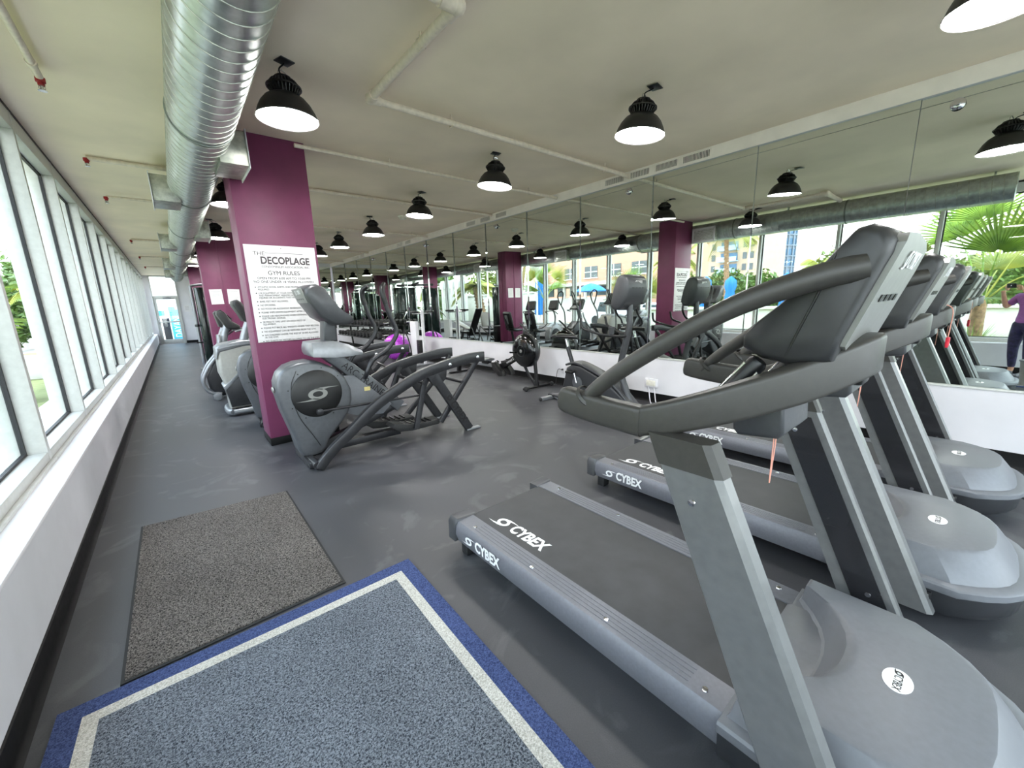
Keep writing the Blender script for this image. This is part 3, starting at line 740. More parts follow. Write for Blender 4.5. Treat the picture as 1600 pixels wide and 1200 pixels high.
    # masts
    for s in (-1, 1):
        g = G(); zs = [.075, .2, .5, .8, 1.0]
        def sect(z, xo, xi, d0=0.0, d1=0.0):
            yr = .58 + .4215 * (z - 1.043) - d0; yf = .437 + .4415 * (z - 1.111) + d1
            return [(s * xo, yr - .006, z), (s * xo, yf + .022, z), (s * (xo - .014), yf + .004, z), (s * (xi + .008), yf, z), (s * xi, yf + .01, z), (s * xi, yr, z), (s * (xo - .006), yr, z)]
        g.loft([sect(z, .472, .415) for z in zs]); mm = obj('mast', g, M_mast, t)
        g = G(); g.loft([sect(z, .476, .411, -.004, -.004) for z in (.985, 1.0, 1.04, 1.07)]); obj('mast_cap', g, M_pad, mm)
        for z, dy in ((.30, .08), (.90, .11)):
            y = .437 + .4415 * (z - 1.111) + dy
            for xx in ((.474, 1), (.413, -1)):
                if s * xx[1] < 0 and z < .5 and s < 0: continue
                g = G(); g.lathe([(.011, 0), (.009, .004), (0, .005)], 10, M=Matrix.Translation((s * xx[0], y, z)) @ Matrix.Rotation(s * xx[1] * PI / 2, 4, 'Y')); obj('bolt', g, M_chrome, mm)
        g = G(); pts = [(.41 * s, .437 + .4415 * (z - 1.111) + .035, z) for z in (.25, .96)]; pts2 = [(.41 * s, .437 + .4415 * (z - 1.111) + .14, z) for z in (.25, .96)]
        a, b_, c, d = pts[0], pts[1], pts2[1], pts2[0]; x2 = s * .4145
        g.poly([a, b_, c, d, (x2, a[1], a[2]), (x2, b_[1], b_[2]), (x2, c[1], c[2]), (x2, d[1], d[2])], [(0, 1, 2, 3), (4, 5, 1, 0), (5, 6, 2, 1), (6, 7, 3, 2), (7, 4, 0, 3)])
        obj('inner_panel', g, M_mastp, mm)
    # wrap around crossbar: rear pointing wings and a bowed, rising front bar
    wing_h = lambda f: .058 + .034 * min(1, f * 3.2) ** .5
    for s in (-1, 1):
        g = G(); g.sweep([(s * .450, .945, 1.110), (s * .450, .93, 1.108), (s * .449, .86, 1.099), (s * .447, .76, 1.092), (s * .447, .625, 1.088)], .055, wing_h, r=.016, smooth=3, k=4)
        obj('side_wing', g, M_pad, t)
    g = G(); g.sweep([(-.450, .640, 1.087), (-.425, .555, 1.112), (-.36, .44, 1.155), (-.25, .31, 1.212), (-.12, .225, 1.262), (0, .198, 1.28), (.12, .225, 1.262), (.25, .31, 1.212), (.36, .44, 1.155), (.425, .555, 1.112), (.450, .640, 1.087)], .05, lambda f: .086 + .026 * math.sin(PI * f), r=.014, smooth=3, k=4)
    obj('crossbar', g, M_pad, t)
    # handles sweeping from the wings up to the console
    for s in (1, -1):
        g = G(); g.tube([(s * .445, .86, 1.10), (s * .44, .80, 1.165), (s * .425, .70, 1.245), (s * .385, .57, 1.338), (s * .33, .43, 1.425), (s * .275, .285, 1.483), (s * .235, .20, 1.505)], [.025, .025, .026, .027, .029, .031, .032], 18, smooth=5)
        hb = obj('handle', g, M_pad, t)
        g = G(); g.lathe([(.043, -.004), (.045, .002), (.038, .01)], 18, M=Matrix.Translation((s * .443, .842, 1.128)) @ Matrix.Rotation(.8, 4, 'X'), cap=False); obj('handle_collar', g, M_pad, hb)
        # heart rate grips
        g = G(); g.tube([(s * .225, .31, 1.20), (s * .225, .36, 1.235), (s * .223, .44, 1.24)], [.022, .022, .020], 14, smooth=3)
        a = Vector((s * .222, .50, 1.135)); a = Vector((s * .225, .515, 1.12)); c = Vector((s * .215, .405, 1.265))
        g2 = G(); g2.tube([(s * .225, .40, 1.19), (s * .226, .50, 1.125), a], .019, 12, smooth=3); hr = obj('grip_stalk', g2, M_pad, t)
        g2 = G(); g2.tube([a + (c - a) * .1, a + (c - a) * .14, a + (c - a) * .95, c], [.020, .026, .026, .02], 16); gr = obj('pulse_grip', g2, M_blk, t)
        d = (c - a).normalized()
        for sd in (-1, 1):
            off = d.cross(Vector((1, 0, 0))).normalized() * .023 * sd + Vector((-.008, 0, 0))
            g2 = G(); g2.sweep([a + (c - a) * .22 + off, a + (c - a) * .86 + off], .022, .009, r=.004, up=(off.x, off.y, off.z)); obj('contact_plate', g2, M_chrome, gr)
        # cup holder boxes under the front bar
        g = G(); g.prism([(.34, 1.20), (.33, 1.06), (.345, 1.04), (.45, 1.03), (.465, 1.045), (.48, 1.17)] if s < 0 else [(.27, 1.22), (.26, 1.12), (.275, 1.10), (.38, 1.09), (.395, 1.105), (.41, 1.19)], 'x', -.21 if s < 0 else .20, .03 if s < 0 else .41, bev=.012, seg=3); obj('cup_holder', g, M_tread, t)
        g = G()
        for dx in (-.010, .010): g.tube([(-.10 + dx * .9, .38, 1.06), (-.10 + dx, .38, .99), (-.102, .382, .86)], .0019, n=5, smooth=3)
    obj('lanyard', g, M_orange, t, sharp=0)
    # console
    side = [(.24, 1.275), (.228, 1.33), (.158, 1.535), (.155, 1.56), (.17, 1.59), (.195, 1.602), (.222, 1.596), (.262, 1.545), (.30, 1.49), (.37, 1.418), (.43, 1.362), (.452, 1.33), (.45, 1.300), (.40, 1.272), (.33, 1.258)]
    g = G()
    def cs(xx, sc_, dz=0):
        cx, cz = .29, 1.43
        return [(xx, cx + (y - cx) * sc_, cz + (z - cz) * sc_ + dz) for y, z in side]
    g.loft([cs(-.252, .86), cs(-.245, .93), cs(-.225, .985), cs(-.15, 1.0), cs(0, 1.004), cs(.15, 1.0), cs(.225, .985), cs(.245, .93), cs(.252, .86)])
    con = obj('console', g, M_cons, t, sharp=50)
    g = G()   # plate on the back, towards the entrance
    n = Vector((0, -.205, -.07)).normalized()
    P = []
    top = [(-.2, 1.555), (-.17, 1.577), (0, 1.588), (.17, 1.577), (.2, 1.555)]
    def yb(z): return .2285 - (z - 1.33) * .342 - .012
    out = [(-.208, 1.315)] + [(-.208, 1.5)] + top + [(.208, 1.5), (.208, 1.315), (.12, 1.285), (-.12, 1.285)]
    V = [(x, yb(min(z, 1.55)), z) for x, z in out] + [(x, yb(min(z, 1.55)) + .02, z) for x, z in out]; m = len(out)
    g.poly(V, [tuple(range(m))] + [(k, m + k, m + (k + 1) % m, (k + 1) % m) for k in range(m)])
    bm_ = g.bm; bmesh.ops.recalc_face_normals(bm_, faces=bm_.faces)
    pl = obj('back_plate', g, M_consp, con)
    Mp = basis((1, 0, 0), (0, -.324, .946), (0, yb(1.45) - .0012, 1.45))
    for k in range(4):
        g = G(); g.box(-.125 + k * .07, -.088 + k * .07, -.03, -.012, -.0005, .0008, M=Mp); obj('vent_slot', g, M_blk, con, sharp=0)
    g = G(); g.swirl(.05, .04, Mp @ Matrix.Translation((-.06, .075, 0))); g.text('CYBEX', .062, Mp @ Matrix.Translation((.05, .075, .0002)), sx=.75, shear=.1, ext=.0006); obj('plate_logo', g, M_white_txt, con, sharp=0)
    for s in (-1, 1):
        g = G(); g.tube([(s * .2525, .255, 1.54), (s * .2535, .275, 1.46), (s * .2535, .31, 1.36), (s * .25, .335, 1.285)], .003, n=5, smooth=3); obj('shell_seam', g, M_blk, con)
    g = G(); Ms = basis((1, 0, 0), (0, -.66, .75), (0, .318, 1.468)); g.box(-.17, .17, -.09, .09, .0, .006, bev=.003, M=Ms); dsp = obj('display', g, M_blk, con)
    g = G()
    for k in range(5): g.lathe([(.012, 0), (.010, .004), (0, .004)], 12, M=basis((1, 0, 0), (0, -.66, .75), (-.12 + .06 * k, .402, 1.388)))
    obj('keys', g, M_consp, con)
    g = G(); g.box(-.045, .045, .2, .30, 1.19, 1.29, bev=.01); obj('console_bracket', g, M_blk, t)
    g = G(); g.tube([(-.06, .215, 1.302), (-.03, .20, 1.297), (.02, .20, 1.302), (.03, .205, 1.29)], .007, n=6, smooth=2); g.box(-.075, -.05, .198, .222, 1.288, 1.312, bev=.003); g.box(.02, .045, .195, .22, 1.29, 1.312, bev=.003); obj('data_plug', g, M_consp, con)
    return t

TX = 1.475
T1 = make_treadmill('grey treadmill nearest the camera, in front on the right', (TX, 0, 0))
dup(T1, (TX + 1.285, 0, 0), 0, 'grey treadmill in the middle of the row of three')
dup(T1, (TX + 2.57, -.02, 0), 0, 'grey treadmill farthest right, standing against the mirror wall')
# red clip and cord slung over the third treadmill's bar
p = thing('safety_clip', 'red safety key on a pale cord over the bar of the treadmill nearest the mirrors', 'safety key', (TX + 2.57 - .12, .205, 1.33))
g = G(); g.tube([(0, .046, -.16), (0, .044, -.02), (0, .0, .012), (.0, -.044, -.02), (.01, -.046, -.14), (.005, -.044, -.2)], .003, n=6, smooth=4); obj('cord', g, M_orange, p)
g = G(); g.box(-.012, .022, -.056, -.036, -.26, -.2, bev=.005); g.box(-.016, -.008, -.054, -.038, -.27, -.23, bev=.003); obj('clip', g, M_redp, p)
# ------------------------------------------------------------------ arc trainers (local x along the machine, front at -x)
def W(pts, ox=1.7): return [(x - ox, z) for x, z in pts]
def side_plane(x, y, z, tilt=0.0, s=-1):
    """lettering plane on a face looking towards -y (s=-1) or +y, turned by tilt"""
    c, d = math.cos(tilt), math.sin(tilt)
    return basis((c, 0, d), (-d, 0, c), (x, y, z)) if s < 0 else basis((-c, 0, d), (d, 0, c), (x, y, z))
def make_arc(label, loc):
    t = thing('arc_trainer', label, 'cross trainer', loc, 0, 'grey arc trainers beside the first column')
    out = W([(.61, .81), (.645, .89), (.71, .945), (.80, .972), (.90, .978), (1.0, .95), (1.12, .88), (1.20, .78), (1.245, .66), (1.245, .55), (1.20, .43), (1.10, .31), (1.0, .21), (.955, .12), (.90, .075), (.82, .065), (.745, .085), (.715, .15), (.70, .26), (.665, .40), (.63, .54), (.605, .70)])
    g = G(); g.prism(out, 'y', -.13, .13, bev=.035, seg=4); h = obj('flywheel_housing', g, M_silver2, t)
    for s in (-1, 1):
        MD = Matrix.Translation((.93 - 1.7, s * .13, .665)) @ Matrix.Rotation(-s * PI / 2, 4, 'X')
        g = G(); g.lathe([(.224, -.01), (.222, .006), (.208, .014), (.1, .024), (0, .027)], 44, M=MD); dc = obj('drum_cover', g, M_vinyl, h)
        g = G(); g.swirl(.235, .10, side_plane(.93 - 1.7, s * .159, .665, 0, s), ext=.0); obj('drum_mark', g, M_consp, dc, sharp=0)
        g = G()
        for a in (35, 75, 125, 165, 205, 240, 300): g.lathe([(.008, 0), (.006, .003), (0, .003)], 8, M=Matrix.Translation((.93 - 1.7 + .245 * math.cos(math.radians(a)), s * .128, .665 + .245 * math.sin(math.radians(a)))) @ Matrix.Rotation(-s * PI / 2, 4, 'X'))
        obj('housing_screws', g, M_blk, h, sharp=0)
        g = G(); g.tube([((.78 - 1.7), s * .131, .90), (.72 - 1.7, s * .1335, .75), (.745 - 1.7, s * .1335, .50), (.85 - 1.7, s * .1335, .27), (.90 - 1.7, s * .131, .16)], .0035, n=5, smooth=4); obj('panel_seam', g, M_blk, h)
    g = G(); g.ell((.598 - 1.7, 0, .735), (.012, .05, .03), 14); obj('front_badge', g, M_consp, h)
    g = G(); g.box(.75 - 1.7, .92 - 1.7, -.28, .28, .001, .07, bev=.012); g.tube([(.80 - 1.7, -.36, .05), (.80 - 1.7, .38, .05)], .035, 12); obj('front_foot', g, M_steel, t)
    # arched side rails and rear legs
    path = [(.815, .02), (.86, .075), (.97, .18), (1.14, .305), (1.36, .48), (1.6, .61), (1.9, .735), (2.2, .80), (2.5, .838), (2.70, .84)]
    for s in (-1, 1):
        yy = s * .35
        g = G(); g.sweep([(x - 1.7, yy, z) for x, z in path], .06, lambda f: .078 + .034 * f, r=.005, smooth=4); ar = obj('arched_rail', g, M_steel, t)
        g = G(); g.prism(W([(1.93, .75), (2.20, .80), (2.18, .66), (2.10, .58), (2.02, .60)]), 'y', yy - .024, yy + .024, bev=.004); obj('gusset', g, M_steel, ar)
        g = G()
        for x, z in ((2.60, .842), (2.23, .80)): g.lathe([(.022, 0), (.020, .010), (.011, .012), (.009, .02), (0, .021)], 14, M=Matrix.Translation((x - 1.7, yy + s * .028, z)) @ Matrix.Rotation(-s * PI / 2, 4, 'X'))
        obj('rail_bolts', g, M_chrome, ar)
        g = G(); g.sweep([(2.04 - 1.7, yy, .70), (2.455 - 1.7, yy, .02)], .05, .095, r=.006); lg = obj('rear_leg', g, M_steel, t)
        ang = math.atan2(-.68, .415)
        g = G(); Ml = side_plane(2.30 - 1.7, yy - .0262 if s < 0 else yy + .0262, .275, ang if s < 0 else -ang, s)
        g.swirl(.085, .055, Ml @ Matrix.Translation((-.185, 0, 0))); g.text('CYBEX', .115, Ml @ Matrix.Translation((.02, 0, 0)), sx=.82, shear=.1, bold=.03); obj('leg_logo', g, M_black_txt, lg, sharp=0)
        g = G(); g.box(2.41 - 1.7, 2.60 - 1.7, yy - .03, yy + .03, .001, .022, bev=.006); obj('rear_foot', g, M_silver, lg)
        # swinging hangers carrying the pedals
        hy = s * .27
        sh = 0 if s < 0 else -.16
        g = G(); g.sweep([(.94, s * .31, .80), (.86 + sh * .2, hy, .66), (.43 + sh, hy, .15)], .035, .06, r=.006); obj('rear_hanger', g, M_steel, t)
        g = G(); g.sweep([(.31 + sh * .3, s * .31, .74), (.26 + sh * .5, hy, .6), (.13 + sh, hy, .14)], .035, .06, r=.006); obj('front_hanger', g, M_steel, t)
        g = G()
        pr = [(-.13 + sh, .205), (-.10 + sh, .235), (.05 + sh, .20), (.28 + sh, .175), (.43 + sh, .185), (.45 + sh, .16), (.42 + sh, .125), (.10 + sh, .12), (-.05 + sh, .14)]
        g.prism(pr, 'y', min(s * .07, s * .25), max(s * .07, s * .25), bev=.01); pd = obj('pedal', g, M_rubber, t)
        g = G()
        for k in range(6): g.box(.02 + sh + k * .06, .035 + sh + k * .06, min(s * .09, s * .23), max(s * .09, s * .23), .178, .208 - k * .003)
        obj('pedal_ribs', g, M_blk, pd, sharp=0)
        # crank and connecting rod
        g = G(); g.tube([(-.78, s * .175, .50), (.24 + sh, s * .225, .49)], .012, 10); g.lathe([(.03, -.02), (.03, .02), (.012, .026), (0, .026)], 16, M=Matrix.Translation((-.78, s * .185, .50)) @ Matrix.Rotation(-s * PI / 2, 4, 'X')); obj('crank_rod', g, M_steeld, t)
        # moving arm
        g = G(); g.tube([(-.335, s * .20, .76), (-.335, s * .25, .80), (-.325, s * .27, .84), (-.27, s * .275, .935), (-.11, s * .275, 1.03), (-.012, s * .275, 1.145), (-.003, s * .275, 1.225), (-.06, s * .275, 1.37), (-.105, s * .275, 1.55)], .0225, 12, smooth=4); am = obj('moving_arm', g, M_steel, t)
        g = G(); g.tube([(-.085, s * .275, 1.47), (-.105, s * .275, 1.55), (-.10, s * .262, 1.62), (-.06, s * .22, 1.66)], [.026, .026, .026, .022], 12, smooth=3); obj('arm_grip', g, M_blk, am)
    # spine beam with lettering, fairing and stretchers
    g = G(); g.sweep([(1.05 - 1.7, 0, 1.06), (1.77 - 1.7, 0, .37)], .13, .13, r=.012); sp = obj('spine_beam', g, M_silver2, t)
    an = math.atan2(-.69, .72)
    for s in (-1, 1):
        g = G(); g.text('ARC TRAINER', .10, side_plane(1.42 - 1.7, s * .0655, .70, s * -an, s) @ Matrix.Translation((0, .0, 0)), sx=.92, ext=.0005); obj('spine_lettering', g, M_black_txt, sp, sharp=0)
    g = G(); g.prism(W([(1.10, .80), (1.30, .78), (1.66, .42), (1.56, .33), (1.30, .36), (1.1, .45)]), 'y', -.085, .085, bev=.01); fr = obj('lower_fairing', g, M_hood, t)
    g = G(); g.box(-.315, -.255, -.0875, -.085, .605, .645); obj('warning_label', g, M_yel, fr, sharp=0)
    g = G(); g.box(.90 - 1.7, 1.75 - 1.7, -.05, .05, .05, .12, bev=.006); g.sweep([(.9 - 1.7, 0, .1), (1.72 - 1.7, 0, .38)], .08, .07, r=.006); obj('base_beam', g, M_steeld, t)
    for x, z in ((.22, .62), (.70, .56)):
        g = G(); g.tube([(x, -.34, z + .02), (x, .34, z + .02)], .018, 10); obj('stretcher', g, M_steeld, t)
    # shelf, mast, console
    g = G()
    ring = lambda x, hw, z0, z1: [(x - 1.7, -hw, z0), (x - 1.7, hw, z0), (x - 1.7, hw + .005, (z0 + z1) / 2), (x - 1.7, hw - .02, z1), (x - 1.7, -hw + .02, z1), (x - 1.7, -hw - .005, (z0 + z1) / 2)]
    g.loft([ring(.905, .13, 1.045, 1.105), ring(.93, .18, 1.01, 1.14), ring(1.12, .215, .99, 1.145), ring(1.25, .215, .99, 1.10), ring(1.37, .20, .995, 1.03)]); obj('accessory_shelf', g, M_silver, t)
    g = G(); g.prism(W([(1.10, 1.53), (1.20, 1.45), (1.19, 1.13), (1.06, 1.13), (1.08, 1.30)]), 'y', -.075, .075, bev=.02, seg=3); obj('mast', g, M_tread, t)
    side = W([(.945, 1.50), (.915, 1.585), (.925, 1.625), (.965, 1.655), (1.02, 1.66), (1.085, 1.63), (1.12, 1.57), (1.17, 1.485), (1.24, 1.405), (1.315, 1.355), (1.325, 1.31), (1.28, 1.285), (1.15, 1.285), (1.03, 1.36)])
    def cs(yy, sc_):
        cx, cz = 1.11 - 1.7, 1.48
        return [(cx + (x - cx) * sc_, yy, cz + (z - cz) * sc_) for x, z in side]
    g = G(); g.loft([cs(-.225, .84), cs(-.215, .94), cs(-.19, .99), cs(0, 1.01), cs(.19, .99), cs(.215, .94), cs(.225, .84)]); con = obj('console', g, M_tread, t, sharp=50)
    Mp = basis((0, -1, 0), (-.33, 0, .944), (.926 - 1.7, 0, 1.545))
    g = G(); g.box(-.175, .175, -.05, .085, -.006, .004, bev=.003, M=Mp); pl = obj('back_plate', g, M_consp, con)
    for k in range(4):
        g = G(); g.box(-.12 + k * .065, -.09 + k * .065, -.02, -.005, .003, .0048, M=Mp); obj('vent_slot', g, M_blk, con, sharp=0)
    g = G(); g.swirl(.045, .036, Mp @ Matrix.Translation((-.06, .05, .0045))); g.text('CYBEX', .05, Mp @ Matrix.Translation((.04, .05, .0048)), sx=.75, shear=.1, ext=.0004); obj('plate_logo', g, M_white_txt, con, sharp=0)
    g = G(); Ms = basis((0, 1, 0), (-.62, 0, .78), (1.152 - 1.7, 0, 1.53)); g.box(-.15, .15, -.08, .08, -.002, .006, bev=.003, M=Ms); obj('display', g, M_blk, con)
    return t
A1 = make_arc('grey arc trainer with large round drum in front of the rules notice column', (1.7, 4.1, 0))
dup(A1, (1.61, 5.86, 0), math.radians(-8), 'grey arc trainer mostly hidden behind the first column and the nearer arc trainer')

# ------------------------------------------------------------------ elliptical with tall pale front shell
def make_elliptical(label, loc, shellmat, curved):
    t = thing('elliptical_trainer', label, 'elliptical', loc)
    if not curved:
        out = [(-.02, .60), (-.015, .94), (.03, .985), (.30, 1.03), (.62, 1.02), (.80, .90), (.86, .62), (.80, .30), (.70, .09), (.04, .09), (.03, .42)]
        g = G(); g.prism(out, 'y', -.2, .2, bev=.05, seg=3); sh = obj('front_shell', g, M_lgrey, t)
        g = G()
        for k in range(3): g.sweep([(.0, -.203, .94 - k * .0), (.3, -.203, .985), (.62, -.203, .975)], .012, .02 + .01 * k, r=.004, smooth=3) if k == 0 else None
        g.prism([(-.028, .80), (-.02, .955), (.03, .998), (.30, 1.043), (.64, 1.03), (.66, .96), (.3, .945), (.03, .89)], 'y', -.206, .206, bev=.03, seg=3); obj('top_band', g, M_silver, sh)
        g = G(); g.prism([(.02, .38), (.25, .60), (.66, .60), (.70, .12), (.05, .12)], 'y', -.207, .207, bev=.01); obj('side_panel', g, M_steel, sh)
        g = G(); g.prism([(.012, .36), (.255, .605), (.32, .66), (.30, .70), (.0, .42)], 'y', -.21, .21, bev=.006); obj('side_flash', g, M_silver, sh)
        g = G(); g.tube([(.06, -.27, .06), (.03, -.2, .055), (.02, 0, .055), (.03, .2, .055), (.06, .27, .06)], .045, 14, smooth=3); g.tube([(.06, -.27, .06), (.5, -.27, .06)], .04, 12); g.tube([(.06, .27, .06), (.5, .27, .06)], .04, 12); obj('base_tube', g, M_silver, t)
    else:
        out = [(.02, .20), (.0, .40), (.10, .60), (.22, .78), (.52, .82), (.78, .62), (.84, .35), (.72, .1), (.10, .1)]
        g = G(); g.prism(out, 'y', -.16, .16, bev=.04, seg=3); sh = obj('front_shell', g, M_steel, t)
        g = G()
        for s in (-1, 1): g.tube([(.16, s * .18, .10), (.0, s * .18, .16), (-.05, s * .18, .34), (.04, s * .18, .55), (.19, s * .16, .74), (.25, s * .1, .92), (.26, s * .06, 1.06)], .026, 12, smooth=4)
        obj('curved_frame', g, M_silver, t)
        for s in (-1, 1):
            g = G(); g.lathe([(.06, -.02), (.065, 0), (.06, .02), (.03, .024)], 20, M=Matrix.Translation((.10, s * .2, .066)) @ Matrix.Rotation(PI / 2, 4, 'X')); obj('transport_wheel', g, M_silver, t)
    g = G(); g.box(.1, 1.75, -.07, .07, .05, .12, bev=.01); g.box(1.66, 1.76, -.28, .28, .001, .06, bev=.01); obj('base_beam', g, M_steel, t)
    g = G(); g.tube([(.30, 0, .9), (.36, 0, 1.1), (.45, 0, 1.34)], [.06, .05, .045], 14, smooth=2); obj('mast', g, M_silver, t)
    g = G(); s2 = [(.36, 1.30), (.32, 1.40), (.26, 1.52), (.27, 1.58), (.32, 1.60), (.37, 1.56), (.44, 1.42), (.55, 1.33), (.55, 1.28), (.44, 1.27)]
    if curved: s2 = [(x + .02, z - .13) for x, z in s2]
    g.prism(s2, 'y', -.19, .19, bev=.035, seg=3); cn = obj('console', g, M_cons, t)
    g = G(); Ms = basis((0, 1, 0), (-.6, 0, .8), (.41 + (.02 if curved else 0), 0, 1.50 - (.13 if curved else 0))); g.box(-.13, .13, -.07, .08, -.004, .004, bev=.002, M=Ms); obj('display', g, M_blk, cn)
    g = G(); dz = -.13 if curved else 0; g.tube([(.48, -.22, 1.24 + dz), (.66, -.20, 1.28 + dz), (.70, 0, 1.29 + dz), (.66, .20, 1.28 + dz), (.48, .22, 1.24 + dz)], .014, 10, smooth=4); obj('fixed_grip', g, M_silver, cn)
    for s in (-1, 1):
        g = G(); g.tube([(.62, s * .30, .42), (.62, s * .31, .8), (.66, s * .31, 1.1), (.80, s * .31, 1.3)], .021, 12, smooth=3); am = obj('moving_arm', g, M_silver, t)
        g = G(); g.tube([(.80, s * .31, 1.30), (.90, s * .31, 1.44), (.96, s * .29, 1.60), (.92, s * .22, 1.70), (.82, s * .2, 1.66), (.79, s * .25, 1.5), (.80, s * .31, 1.30)], .016, 10, smooth=4); obj('loop_grip', g, M_blk, am)
        g = G(); g.sweep([(.62, s * .29, .42), (1.0, s * .2, .30), (1.62, s * .14, .26)], .05, .06, r=.01, smooth=3); pa = obj('pedal_arm', g, M_steel, t)
        g = G(); g.box(.92, 1.30, min(s * .1, s * .27), max(s * .1, s * .27), .31, .35, bev=.015); g.box(1.27, 1.31, min(s * .1, s * .27), max(s * .1, s * .27), .33, .39, bev=.01); obj('pedal', g, M_rubber, t)
        g = G(); g.lathe([(.17, -.015), (.175, 0), (.17, .015)], 26, M=Matrix.Translation((.44, s * .215, .40)) @ Matrix.Rotation(PI / 2, 4, 'X')); obj('crank_disc', g, M_blk, t)
    return t
make_elliptical('elliptical trainer with tall pale grey front shell, just left of the first column', (.40, 6.9, 0), M_lgrey, False)
make_elliptical('elliptical trainer with curved silver front frame and small wheels, left of the pale shell one', (.28, 8.25, 0), M_steel, True)

# ------------------------------------------------------------------ recumbent bikes behind the ellipticals
def make_recumbent(label, loc):
    t = thing('recumbent_bike', label, 'exercise bike', loc, 0, 'recumbent bikes facing the windows')
    g = G(); g.prism([(.0, .12), (-.02, .35), (.05, .62), (.25, .72), (.48, .62), (.58, .35), (.56, .12)], 'y', -.13, .13, bev=.04, seg=3); obj('front_shell', g, M_silver, t)
    for s in (-1, 1):
        g = G(); g.lathe([(.16, -.01), (.165, .0), (.16, .012), (0, .02)], 26, M=Matrix.Translation((.30, s * .135, .40)) @ Matrix.Rotation(-s * PI / 2, 4, 'X')); obj('side_disc', g, M_cons, t)
        a = .6 * s; g = G(); g.tube([(.3, s * .16, .40), (.3 + .15 * math.cos(a + PI / 2 * s), s * .17, .40 + .15 * math.sin(a + PI / 2 * s))], .014, 8); cr_ = obj('crank', g, M_chrome, t)
        c = (.3 + .15 * math.cos(a + PI / 2 * s), .40 + .15 * math.sin(a + PI / 2 * s)); g = G(); g.box(c[0] - .05, c[0] + .05, min(s * .18, s * .27), max(s * .18, s * .27), c[1] - .015, c[1] + .015, bev=.008); obj('pedal', g, M_blk, cr_)
    g = G(); g.box(.1, 1.5, -.06, .06, .08, .16, bev=.015); g.box(.05, .12, -.28, .28, .001, .09, bev=.02); g.box(1.42, 1.5, -.3, .3, .001, .09, bev=.02); obj('frame', g, M_silver, t)
    g = G(); g.tube([(.22, 0, .68), (.2, 0, .95), (.30, 0, 1.18)], .028, 12, smooth=3); obj('mast', g, M_silver, t)
    g = G(); g.prism([(.22, 1.16), (.17, 1.42), (.21, 1.46), (.27, 1.44), (.36, 1.20), (.32, 1.14)], 'y', -.18, .18, bev=.03, seg=3); obj('console', g, M_cons, t)
    g = G(); g.tube([(.32, -.24, 1.02), (.42, -.22, 1.1), (.34, 0, 1.12), (.42, .22, 1.1), (.32, .24, 1.02)], .014, 10, smooth=4); obj('front_handle', g, M_blk, t)
    g = G(); g.prism([(.80, .50), (.82, .56), (1.05, .56), (1.20, .60), (1.22, .53), (1.05, .48)], 'y', -.2, .2, bev=.03, seg=3); obj('seat', g, M_vinyl, t)
    g = G(); g.prism([(1.14, .56), (1.24, .60), (1.36, 1.08), (1.33, 1.14), (1.27, 1.12), (1.20, .86)], 'y', -.19, .19, bev=.04, seg=3); bk = obj('backrest', g, M_vinyl, t)
    g = G(); g.box(-.05, .05, -.004, .004, -.15, .15, bev=.02, M=Matrix.Translation((1.325, 0, .88)) @ Matrix.Rotation(math.radians(14), 4, 'Y') @ Matrix.Rotation(PI / 2, 4, 'Z')); obj('back_slot', g, M_silver, bk)
    g = G(); g.tube([(1.05, 0, .14), (1.12, 0, .50)], .04, 12); g.tube([(1.22, 0, .5), (1.38, 0, .9)], .022, 10); obj('seat_post', g, M_steel, t)
    for s in (-1, 1):
        g = G(); g.tube([(1.22, s * .2, .60), (1.05, s * .27, .62), (.86, s * .28, .72), (.84, s * .28, .80)], .014, 10, smooth=3); obj('side_handle', g, M_blk, t)
    return t
R = make_recumbent('recumbent exercise bike behind the ellipticals, nearer one in the mirror', (.42, 9.28, 0))
dup(R, (.50, 10.28, 0), 0, 'recumbent exercise bike next to the second plum column in the mirror')

# ------------------------------------------------------------------ upright bike by the mirrors (front at -y)
t = thing('upright_bike', 'grey upright exercise bike standing in front of the mirrors by the outlet', 'exercise bike', (4.22, 3.3, 0))
g = G(); pr = [(-.57, .06), (-.62, .12), (-.50, .22), (-.30, .36), (.02, .50), (.20, .57), (.36, .57), (.46, .52), (.50, .36), (.56, .16), (.54, .07)]
g.prism(pr, 'x', -.085, .085, bev=.03, seg=3); bd = obj('body_shell', g, M_hoodd, t)
g = G(); g.sweep([(0, -.60, .14), (0, -.32, .385), (0, .05, .54), (0, .30, .60), (0, .46, .56)], .19, .03, r=.012, smooth=3); obj('top_trim', g, M_tread, bd)
for s in (-1, 1):
    g = G(); g.lathe([(.085, -.005), (.085, .008), (.07, .012), (0, .012)], 26, M=Matrix.Translation((s * .085, .25, .33)) @ Matrix.Rotation(s * PI / 2, 4, 'Y')); hb = obj('crank_hub', g, M_silver2, bd)
    e = (.25 + s * .03, .33 + s * -.16 * -1)
    g = G(); g.tube([(s * .11, .25, .33), (s * .12, .25 - s * .04, .33 - s * .16)], .016, 10); ck = obj('crank', g, M_chrome, t)
    g = G(); g.box(min(s * .135, s * .235), max(s * .135, s * .235), .25 - s * .04 - .055, .25 - s * .04 + .055, .33 - s * .16 - .016, .33 - s * .16 + .016, bev=.008); obj('pedal', g, M_blk, ck)
g = G(); g.box(-.05, .05, -.66, .86, .035, .075, bev=.01); obj('base_beam', g, M_steel, t)
for y in (-.62, .80):
    g = G(); g.sweep([(-.26, y, .03), (.26, y, .03)], .07, .056, r=.014); st = obj('stabiliser', g, M_silver, t)
    g = G(); g.ell((-.26, y, .03), (.02, .036, .03), 10); g.ell((.26, y, .03), (.02, .036, .03), 10); obj('end_caps', g, M_rubber, st)
g = G(); g.sweep([(0, .66, .03), (0, .78, .06)], .10, .04, r=.01); obj('rear_plate', g, M_silver, t)
